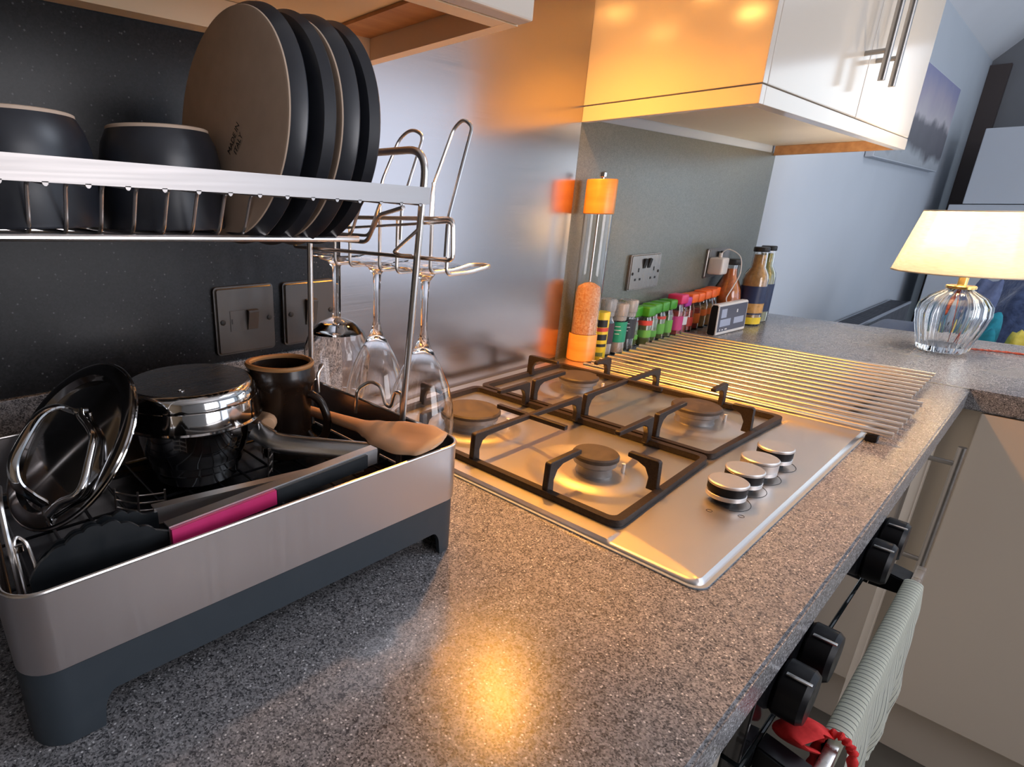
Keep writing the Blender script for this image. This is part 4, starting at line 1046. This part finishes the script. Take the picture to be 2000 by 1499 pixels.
# hollow the bowl
cc = P1.lerp(P2, 0.60)
for v in b.verts:
    d = math.hypot((v.co.x - cc.x) / 0.0165, (v.co.y - cc.y) / 0.030)
    if d < 1 and v.co.z > cc.z - 0.004 + (v.co.x - cc.x) * 0.15: v.co.z -= 0.0042 * (1 - d * d)
tag(obj('spoon_body', b, wood, t, world=True), '', ''); 
_o = list(t.children)[-1]; del _o['category']; del _o['label']
# second wooden handle end beside the pan
t = thing('wooden_spatula', 'wooden utensil with only its rounded handle end showing between pan and jug', 'spatula', (0.247, -0.175, 1.0))
b = geo(); tube(b, spline([(0.2445, -0.2030, 1.0060), (0.2475, -0.1990, 1.0060), (0.2525, -0.190, 1.0055), (0.2560, -0.140, 0.995), (0.2550, -0.105, 0.985)], 6), [0.003, 0.005, 0.0068] + [0.0072] * 22, 14)
obj('handle', b, wood, t, world=True)

# pot lid leaning at the left
LC = Vector((0.085, -0.166, 1.018))
nrm = Vector((-0.746, -0.184, 0.640)).normalized()
dn = Vector((0, 0, -1)); dn = (dn - nrm * dn.dot(nrm)).normalized(); sd = dn.cross(nrm)
t = thing('round_lid', 'polished steel pan lid with looped handle, leaning on edge in the tray', 'lid', LC)
Mx = Matrix((( *sd, ), ( *dn, ), ( *nrm, ))).transposed().to_4x4(); Mx.translation = LC
b = geo(); lathe(b, [(0, 0.0030), (0.048, 0.0025), (0.0520, 0.0002), (0.0570, -0.0008), (0.0600, 0.0040), (0.0665, 0.0046), (0.0705, 0.0030), (0.0720, 0.0), (0.0705, -0.0015), (0.0600, -0.0022), (0.0500, 0.0005), (0, 0.0015)], (0, 0, 0), 96, cap=False)
bmesh.ops.transform(b, matrix=Mx, verts=b.verts)
dark_lid = noisy(M('dark_polished_lid', (0.36, 0.35, 0.35), 0.12, 1.0), (30, 30, 30), rough=(0.07, 0.14))
obj('lid_disc', b, dark_lid, t, world=True)
b = geo(); tube(b, [Mx @ Vector((0.0716 * math.cos(a), 0.0716 * math.sin(a), 0.0005)) for a in [2 * PI * k / 72 for k in range(72)]], 0.0013, 8, closed=True); obj('lid_rim', b, chrome, t, world=True)
E1, E2 = Vector((-0.002, -0.026, 0.008)), Vector((-0.035, 0.053, 0.008))   # (side, down, out)
lobeA = [E1] + [Vector(p) for p in ((-0.003, -0.024, 0.012), (-0.004, -0.021, 0.028), (-0.009, -0.009, 0.039), (-0.017, 0.010, 0.044), (-0.024, 0.027, 0.045), (-0.029, 0.039, 0.038), (-0.031, 0.044, 0.025), (-0.033, 0.047, 0.013))] + [E2]
lobeB = [E1] + [Vector(p) for p in ((-0.011, -0.022, 0.010), (-0.028, -0.017, 0.010), (-0.041, -0.010, 0.010), (-0.051, 0.007, 0.010), (-0.058, 0.021, 0.010), (-0.057, 0.031, 0.010), (-0.044, 0.041, 0.010))] + [E2]
b = geo(); tube(b, [Mx @ p for p in spline(lobeA, 8)], 0.0046, 12, flat=0.0027); obj('lid_handle', b, chrome, t, world=True)
b = geo(); tube(b, [Mx @ p for p in spline(lobeB, 8)], 0.0032, 12); obj('lid_handle', b, chrome, t, world=True)
for E_ in (E1, E2):
    b = geo(); tube(b, [Mx @ Vector((E_.x - 0.002, E_.y * 1.12, 0.0035)), Mx @ (E_ + Vector((0, 0, 0.001)))], 0.0022, 8); obj('lid_fixing', b, chrome, t, world=True)

# clip-top jar lid lying in the front left corner
t = thing('wire_clasp', 'chrome wire clasp standing in the front left corner of the tray', 'clasp', (0.028, -0.31, 0.97))
b = geo(); tube(b, fillet([(0.0232, -0.318, 0.962), (0.0235, -0.314, 0.990), (0.0235, -0.300, 1.016), (0.0260, -0.296, 1.018), (0.0300, -0.300, 1.014), (0.0315, -0.306, 1.000), (0.0300, -0.314, 0.990), (0.0310, -0.318, 0.976), (0.0340, -0.320, 0.974), (0.0380, -0.326, 0.965)], 0.004, 4), 0.0011, 8); obj('wire_loop', b, wire_m, t, world=True)
b = geo(); tube(b, fillet([(0.0215, -0.312, 0.962), (0.0212, -0.300, 1.020), (0.0220, -0.288, 1.038), (0.0250, -0.262, 1.036)], 0.006, 4), 0.0017, 8); obj('wire_loop', b, wire_m, t, world=True)
b = geo(); lathe(b, [(0.0, 0), (0.0022, 0.0005), (0.0022, 0.004), (0, 0.0045)], (0.0255, -0.303, 1.011), 12); obj('pin', b, chrome, t, world=True)

# tongs
t = thing('kitchen_tongs', 'steel tongs with black scalloped heads and pink inlay along the front of the tray', 'tongs', (0.15, -0.325, 0.985))
def scallop(x0, x1, ztop, zb_):
    """ztop: (u, z) control points of the upper edge"""
    pts = []; nsc = 8
    for k in range(73):
        u = k / 72; x = x0 + (x1 - x0) * u
        for (ua, za), (ub, zb2) in zip(ztop, ztop[1:]):
            if ua <= u <= ub: f = (u - ua) / (ub - ua); z = za + (zb2 - za) * f
        z += 0.0018 * abs(math.sin(u * nsc * PI)) * (1 if u < 0.86 else 0)
        pts.append((x, z))
    return pts + [(x1, zb_ + 0.018), (x0 + (x1 - x0) * 0.6, zb_), (x0 + (x1 - x0) * 0.25, zb_), (x0, zb_ + 0.008)]
for (yy, x0, x1, zt_, zb_) in ((-0.3260, 0.0260, 0.1060, ((0, 1.000), (0.12, 1.012), (0.40, 1.0235), (0.60, 1.0235), (0.85, 1.012), (1, 1.0065)), 0.9640), (-0.3080, 0.0300, 0.1050, ((0, 0.998), (0.12, 1.008), (0.40, 1.0150), (0.70, 1.0165), (0.9, 1.010), (1, 1.009)), 0.9640)):
    b = geo(); prism(b, scallop(x0, x1, zt_, zb_), yy, yy + 0.0028, axis='y')
    for v in b.verts:
        u = max(0.0, min(1, (v.co.x - x0) / (x1 - x0))); v.co.y += (0.006 if yy < -0.32 else 0.001) * (1 - u) ** 1.5 - (0.005 * u if yy < -0.32 else -0.004 * u)
    bmesh.ops.recalc_face_normals(b, faces=b.faces)
    obj('scalloped_head', b, nylon, t, world=True)
def channel(p0, p1, hgt, wdt, name, mat_, lab=None):
    p0, p1 = Vector(p0), Vector(p1); d = (p1 - p0).normalized(); n_ = Vector((d.y, -d.x, 0)).normalized(); up_ = Vector((0, 0, 1))
    b = geo(); prof_ = [(0, 0), (0, hgt), (wdt, hgt), (wdt, hgt - 0.0012), (0.0012, hgt - 0.0012), (0.0012, 0.0012), (wdt, 0.0012), (wdt, 0)]
    A_ = [b.verts.new(p0 - n_ * a + up_ * c_) for a, c_ in prof_]; B_2 = [b.verts.new(p1 - n_ * a + up_ * c_) for a, c_ in prof_]
    b.faces.new(A_); b.faces.new(B_2)
    for q in range(8): b.faces.new((A_[q], A_[(q + 1) % 8], B_2[(q + 1) % 8], B_2[q]))
    return obj(name, b, mat_, t, world=True, smooth=False, label=lab)
channel((0.1020, -0.3330, 0.9990), (0.2780, -0.3250, 1.0020), 0.0135, 0.0085, 'arm', arm_m)
channel((0.1040, -0.3010, 0.9990), (0.2760, -0.3100, 0.9890), 0.0115, 0.0075, 'arm', arm_m)
for nm_, x0, x1, m_, lb_ in (('pink_inlay', 0.1025, 0.1790, pink, 'pink silicone inlay'), ('black_grip', 0.1795, 0.2650, nylon, None)):
    b = geo(); prism(b, [(x0, 1.0002), (x1, 1.0002), (x1, 1.0113), (x0, 1.0113)], -0.3362, -0.3334, axis='y')
    for v in b.verts: v.co.y += (v.co.x - 0.1025) * 0.0455; v.co.z += (v.co.x - 0.1025) * 0.017
    obj(nm_, b, m_, t, world=True, smooth=False, label=lb_)
b = geo(); box(b, 0.2400, 0.2500, -0.3150, -0.3090, 1.0030, 1.0055, bev=0.001); obj('locking_tab', b, nylon, t, world=True)

# ---------------------------------------------------------------- base units, oven
YD = -0.568      # door front plane
def front(t, name, x0, x1, z0, z1, mat_=None, y=YD):
    b = geo(); box(b, x0, x1, y, y + 0.018, z0, z1, bev=0.0015); return obj(name, b, mat_ or cream, t, world=True, smooth=False)
ZB = 0.20
t = thing('base_unit', 'cream base unit between the oven and the peninsula, with long bar handles', 'cupboard', (1.25, -0.3, ZB))
b = geo(); box(b, 1.052, 1.455, YD + 0.0185, -0.02, ZB, 0.8615); obj('carcass', b, cream_in, t, world=True, smooth=False)
d = front(t, 'door', 1.0535, 1.4120, ZB, 0.8560)
bar_handle(d, (1.372, YD, 0.555), (1.372, YD, 0.815), (0, -0.037, 0), r=0.006, inset=0.032)
front(t, 'filler_strip', 1.4150, 1.4550, ZB, 0.8560)
t = thing('base_unit', 'cream base unit left of the oven, mostly below the picture', 'cupboard', (0.1, -0.3, ZB))
b = geo(); box(b, -0.60, 0.447, YD + 0.0185, -0.02, ZB, 0.8615); obj('carcass', b, cream_in, t, world=True, smooth=False)
front(t, 'door', -0.598, -0.078, ZB, 0.8560); d = front(t, 'door', -0.075, 0.4455, ZB, 0.8560)
bar_handle(d, (0.415, YD, 0.55), (0.415, YD, 0.80), (0, -0.035, 0), r=0.006, inset=0.032)
t = thing('peninsula_unit', 'cream end panels of the peninsula unit, plain and handleless', 'cupboard', (1.7, -1.2, ZB))
b = geo(); box(b, 1.478, 2.02, -1.95, -0.02, ZB, 0.8615); obj('carcass', b, cream_in, t, world=True, smooth=False)
b = geo(); box(b, 1.460, 1.4775, -1.95, -0.609, ZB + 0.012, 0.8590, bev=0.0015); obj('end_panel', b, cream, t, world=True, smooth=False)
b = geo(); box(b, 1.515, 1.530, -1.95, -0.50, FL + 0.0005, ZB - 0.001); struct('baseboard_right', b, cream, smooth=False)
b = geo(); box(b, -1.6, 1.5145, -0.52, -0.505, FL + 0.0005, ZB - 0.001); struct('baseboard_back', b, cream, smooth=False)

t = thing('built_in_oven', 'black and steel built-in oven under the hob', 'oven', (0.75, -0.3, 0.25))
b = geo(); box(b, 0.452, 1.048, -0.560, -0.03, 0.24, 0.8610); obj('oven_body', b, black_plastic, t, world=True, smooth=False)
b = geo(); box(b, 0.452, 1.048, -0.580, -0.5605, 0.775, 0.8595, bev=0.0015); obj('control_panel', b, M('black_glass', (0.012, 0.012, 0.014), 0.08, coat=0.5), t, world=True, smooth=False)
b = geo(); box(b, 0.452, 1.048, -0.582, -0.5605, 0.26, 0.771, bev=0.002); dr = obj('oven_door', b, M('oven_glass', (0.010, 0.012, 0.013), 0.07, coat=0.5), t, world=True, smooth=False)
for kx in (0.520, 0.592, 0.820, 0.895):
    rr = 0.0255
    b = geo(); lathe(b, [(rr * 0.92, -0.0005), (rr, -0.003), (rr * 0.98, -0.0200), (rr * 0.86, -0.0240), (0, -0.0252)], (kx, -0.580, 0.816), 40, 'y'); kb = obj('oven_knob', b, black_plastic, t, world=True)
    b = geo(); box(b, kx - rr * 0.62, kx - rr * 0.48, -0.6030, -0.5850, 0.816 + rr * 0.90, 0.816 + rr * 0.96, bev=0.0003); obj('pointer', b, satin, kb, world=True)
# handle with end brackets
for x0, x1 in ((0.488, 0.512), (0.900, 0.935)):
    b = geo(); prism(b, [(-0.5825, 0.742), (-0.5825, 0.770), (-0.618, 0.764), (-0.618, 0.744)], x0, x1, axis='x', bev=0.0015); obj('handle_bracket', b, black_plastic, dr, world=True)
b = geo(); box(b, 0.470, 0.952, -0.6280, -0.6185, 0.740, 0.768, bev=0.0015); obj('door_handle', b, satin, dr, world=True, label='flat silver bar handle')

# tea towel over the oven handle
stripe = M('striped_towel', (0.6, 0.65, 0.58), 0.9, sheen=0.2); N, L, Bn = nodes(stripe)
tc = N.new('ShaderNodeTexCoord'); sp = N.new('ShaderNodeSeparateXYZ'); L.new(tc.outputs['Object'], sp.inputs[0])
mu = N.new('ShaderNodeMath'); mu.operation = 'MULTIPLY'; mu.inputs[1].default_value = 2 * PI / 0.0070; L.new(sp.outputs['X'], mu.inputs[0])
si = N.new('ShaderNodeMath'); si.operation = 'SINE'; L.new(mu.outputs[0], si.inputs[0])
rp = ramp(N, L, si.outputs[0], [(0.0, (0.86, 0.87, 0.76)), (0.80, (0.90, 0.89, 0.80))]); e3 = rp.color_ramp.elements.new(0.96); e3.color = (0.13, 0.17, 0.13, 1)
L.new(rp.outputs[0], Bn.inputs['Base Color'])
tow = thing('tea_towel', 'striped green and white tea towel with a red hem hanging over the oven handle', 'tea towel', (0.7, -0.62, 0.77))
def towel_sheet(x0, x1, name, mat_, front_len, back_len, puff=0.004, red=False):
    b = geo(); NXs = max(6, int((x1 - x0) / 0.0035)); rows = []
    prof_ = []
    for k in range(19): s = k / 18; prof_.append((-0.6325 - 0.004 * math.sin(s * PI), 0.771 - front_len * (1 - s)))
    for k in range(1, 8):
        a = PI * k / 8; prof_.append((-0.6233 - 0.0092 * math.cos(a), 0.771 + 0.005 * math.sin(a)))
    for k in range(13): s = k / 12; prof_.append((-0.6140, 0.771 - back_len * s))
    for i in range(NXs + 1):
        x = x0 + (x1 - x0) * i / NXs; row = []
        for j, (yv, z) in enumerate(prof_):
            low = max(0.0, min(1, (0.771 - z) / front_len))
            wv = 0.0060 * low * math.sin(x * 70 + 1.8 * math.sin(z * 30)) + 0.0022 * math.sin(x * 210 + 25 * z) * low
            wv2 = -0.003 * low - puff * low * (0.5 + 0.5 * math.sin(x * 41 + 2))
            if j <= 18: row.append(b.verts.new((x + 0.003 * low * math.sin(z * 50 + x * 30), yv + wv2 + wv, z)))
            else: row.append(b.verts.new((x, yv, z)))
        rows.append(row)
    for p, q in zip(rows, rows[1:]):
        for j in range(len(prof_) - 1): b.faces.new((p[j], p[j + 1], q[j + 1], q[j]))
    bmesh.ops.solidify(b, geom=list(b.faces), thickness=0.0012)
    return obj(name, b, mat_, tow, world=True, angle=80)
towel_sheet(0.548, 0.888, 'cloth', stripe, 0.20, 0.06)
red_cloth = noisy(M('red_hem', (0.72, 0.02, 0.02), 0.8), (200, 200, 200), cols=((0.62, 0.012, 0.012), (0.80, 0.03, 0.03)))
b = geo(); pts = [(0.5435, -0.6140, 0.735), (0.5435, -0.6135, 0.765), (0.5435, -0.6170, 0.775), (0.5435, -0.6250, 0.780), (0.5435, -0.6335, 0.775), (0.5435, -0.6375, 0.765), (0.5440, -0.6400, 0.73), (0.5450, -0.6420, 0.69), (0.5440, -0.6450, 0.64), (0.5450, -0.6460, 0.57)]
ps = spline(pts, 12); tube(b, ps, [0.0034 + 0.0009 * math.sin(i * 1.05) for i in range(len(ps))], 10); obj('red_hem', b, red_cloth, tow, world=True, label='scalloped red hem')
b = geo(); tube(b, fillet([(0.545, -0.6160, 0.776), (0.532, -0.6080, 0.786), (0.508, -0.5950, 0.781), (0.515, -0.6010, 0.771), (0.530, -0.6120, 0.762)], 0.006, 5), [0.009] * 4 + [0.0125] * 14 + [0.010] * 2, 12, flat=0.0022); obj('red_corner', b, red_cloth, tow, world=True, label='folded red corner')

# ---------------------------------------------------------------- beyond the peninsula
t = thing('radiator', 'low dark grey radiator with a slatted top against the white wall', 'radiator', (3.6, -0.06, 0.15))
rad_m = noisy(M('anthracite_paint', (0.045, 0.048, 0.060), 0.45), (20, 20, 20), rough=(0.4, 0.5)); edge_m = M('pale_metal_edge', (0.35, 0.37, 0.42), 0.4)
b = geo(); box(b, 3.00, 4.36, -0.100, -0.012, 0.15, 0.712); obj('body', b, rad_m, t, world=True, smooth=False)
b = geo()
for k in range(60): box(b, 3.0 + 0.0227 * k, 3.0 + 0.0227 * k + 0.014, -0.092, -0.018, 0.7125, 0.720)
obj('slatted_grille', b, rad_m, t, world=True, smooth=False)
b = geo(); box(b, 3.00, 4.36, -0.1035, -0.0945, 0.7125, 0.7225); box(b, 3.00, 4.36, -0.017, -0.012, 0.7125, 0.7225); obj('edge_trim', b, edge_m, t, world=True, smooth=False)

# framed canvas on the wall
art = M('mountain_photo', (0.5, 0.5, 0.55), 0.6); N, L, Bn = nodes(art)
tc = N.new('ShaderNodeTexCoord'); sp = N.new('ShaderNodeSeparateXYZ'); L.new(tc.outputs['Object'], sp.inputs[0])
ns = N.new('ShaderNodeTexNoise'); ns.inputs['Scale'].default_value = 5; ns.inputs['Detail'].default_value = 6; L.new(tc.outputs['Object'], ns.inputs['Vector'])
ad = N.new('ShaderNodeMath'); ad.operation = 'MULTIPLY_ADD'; ad.inputs[1].default_value = 0.16; L.new(ns.outputs['Fac'], ad.inputs[0]); L.new(sp.outputs['Z'], ad.inputs[2])
rp = ramp(N, L, ad.outputs[0], [(0.0, (0.30, 0.31, 0.33)), (0.12, (0.42, 0.44, 0.46))])
for pos, c_ in ((0.17, (0.12, 0.115, 0.13)), (0.27, (0.16, 0.15, 0.17)), (0.30, (0.55, 0.50, 0.52)), (0.38, (0.42, 0.37, 0.45)), (0.48, (0.26, 0.26, 0.42))):
    e_ = rp.color_ramp.elements.new(pos); e_.color = (*c_, 1)
L.new(rp.outputs[0], Bn.inputs['Base Color'])
t = thing('canvas_picture', 'unframed canvas picture of a dark rocky peak under a mauve sky on the white wall', 'picture', (3.75, -0.02, 1.40))
b = geo(); box(b, 3.05, 4.47, -0.030, -0.002, 1.405, 1.808, bev=0.002); obj('stretched_canvas', b, M('canvas_edge', (0.60, 0.62, 0.66), 0.8), t, world=True, smooth=False)
b = geo(); box(b, 3.055, 4.465, -0.0312, -0.0302, 1.409, 1.804); obj('printed_face', b, art, t, world=True, smooth=False)

# tall white cupboard at the far end
tall_m = noisy(M('white_lacquer', (0.60, 0.63, 0.67), 0.35), (3, 3, 3), rough=(0.3, 0.4))
t = thing('tall_cupboard', 'pale grey-white cupboard at the far end of the room behind the lamp', 'cupboard', (4.75, -0.7, FL))
b = geo(); box(b, 4.62, 5.15, -1.2, -0.155, 1.2430, 1.623, bev=0.003); obj('upper_cabinet', b, tall_m, t, world=True, smooth=False)
b = geo(); box(b, 4.60, 5.15, -1.2, -0.105, FL + 0.0005, 1.2390, bev=0.003); obj('lower_cabinet', b, tall_m, t, world=True, smooth=False)
b = geo(); box(b, 5.40, 5.4495, -0.095, -0.001, 0.12, 2.05); struct('trim_2', b, M('dark_brown_frame', (0.075, 0.055, 0.05), 0.6), smooth=False)

# sofa with cushions beyond the peninsula
sofa_m = noisy(M('navy_upholstery', (0.045, 0.060, 0.115), 0.9, sheen=0.3), (90, 90, 90), cols=((0.035, 0.048, 0.095), (0.058, 0.075, 0.14)), bump=0.2)
def cushion(name, c, s, rot, mat_, label, cat='cushion', seed=1):
    rnd = random.Random(seed); b = geo()
    bmesh.ops.create_icosphere(b, subdivisions=4, radius=1)
    ph = [rnd.uniform(0, 6) for _ in range(6)]
    for v in b.verts:
        p = v.co.copy()
        for i in range(3): p[i] = math.copysign(abs(p[i]) ** 0.62, p[i])
        k = 1 + 0.09 * math.sin(5 * p.x + ph[0] + 6 * p.z) + 0.05 * math.sin(7 * p.y + ph[1]) + 0.05 * math.sin(6 * p.z + ph[2] + 3 * p.x) + 0.035 * math.sin(13 * p.x + 9 * p.y + ph[3])
        v.co = Vector((p.x * s[0] * k, p.y * s[1] * k, p.z * s[2] * k))
    o = obj(name, b, mat_, angle=80); o.location = c; o.rotation_euler = rot
    return tag(o, label, cat)
t = thing('sofa', 'navy fabric sofa just beyond the peninsula', 'sofa', (2.9, -0.75, FL))
b = geo(); box(b, 2.42, 3.199, -1.9, -0.30, FL + 0.0005, 0.458, bev=0.03, seg=3); obj('seat', b, sofa_m, t, world=True)
b = geo(); box(b, 3.2005, 3.42, -1.9, -0.30, FL + 0.0005, 0.76, bev=0.05, seg=4); obj('backrest', b, sofa_m, t, world=True)
b = geo(); box(b, 2.42, 3.42, -0.295, -0.13, FL + 0.0005, 0.745, bev=0.04, seg=4); obj('armrest', b, sofa_m, t, world=True)
blue1 = noisy(M('blue_fleece', (0.05, 0.085, 0.20), 0.95, sheen=0.5), (60, 60, 60), cols=((0.035, 0.06, 0.15), (0.08, 0.12, 0.25)), bump=0.5, bdist=0.01)
teal = noisy(M('teal_fabric', (0.01, 0.20, 0.27), 0.9), (60, 60, 60), cols=((0.008, 0.16, 0.22), (0.012, 0.24, 0.32))); yell = noisy(M('yellow_fabric', (0.72, 0.60, 0.08), 0.9), (60, 60, 60), cols=((0.65, 0.52, 0.06), (0.80, 0.70, 0.16)))
cushion('blanket', (2.98, -0.600, 0.770), (0.15, 0.130, 0.255), (0.2, 0.1, 0.3), blue1, 'crumpled blue fleece blanket heaped on the sofa behind the lamp', 'blanket', 3)
cushion('cushion', (2.71, -0.452, 0.735), (0.080, 0.042, 0.245), (0.15, 0.2, 0.1), noisy(M('slate_blue_fabric', (0.10, 0.12, 0.22), 0.9), (60, 60, 60), bump=0.2, cols=((0.08, 0.10, 0.19), (0.12, 0.15, 0.26))), 'slate blue cushion leaning left of the blue blanket', seed=5)
cushion('cushion', (2.53, -0.500, 0.690), (0.05, 0.045, 0.205), (0.05, 0.05, 0.0), teal, 'teal cushion showing low between the lamp base and the blanket', seed=8)
cushion('cushion', (2.53, -0.610, 0.675), (0.06, 0.050, 0.190), (0.05, 0.0, 0.2), yell, 'yellow cushion just above the peninsula edge', seed=9)
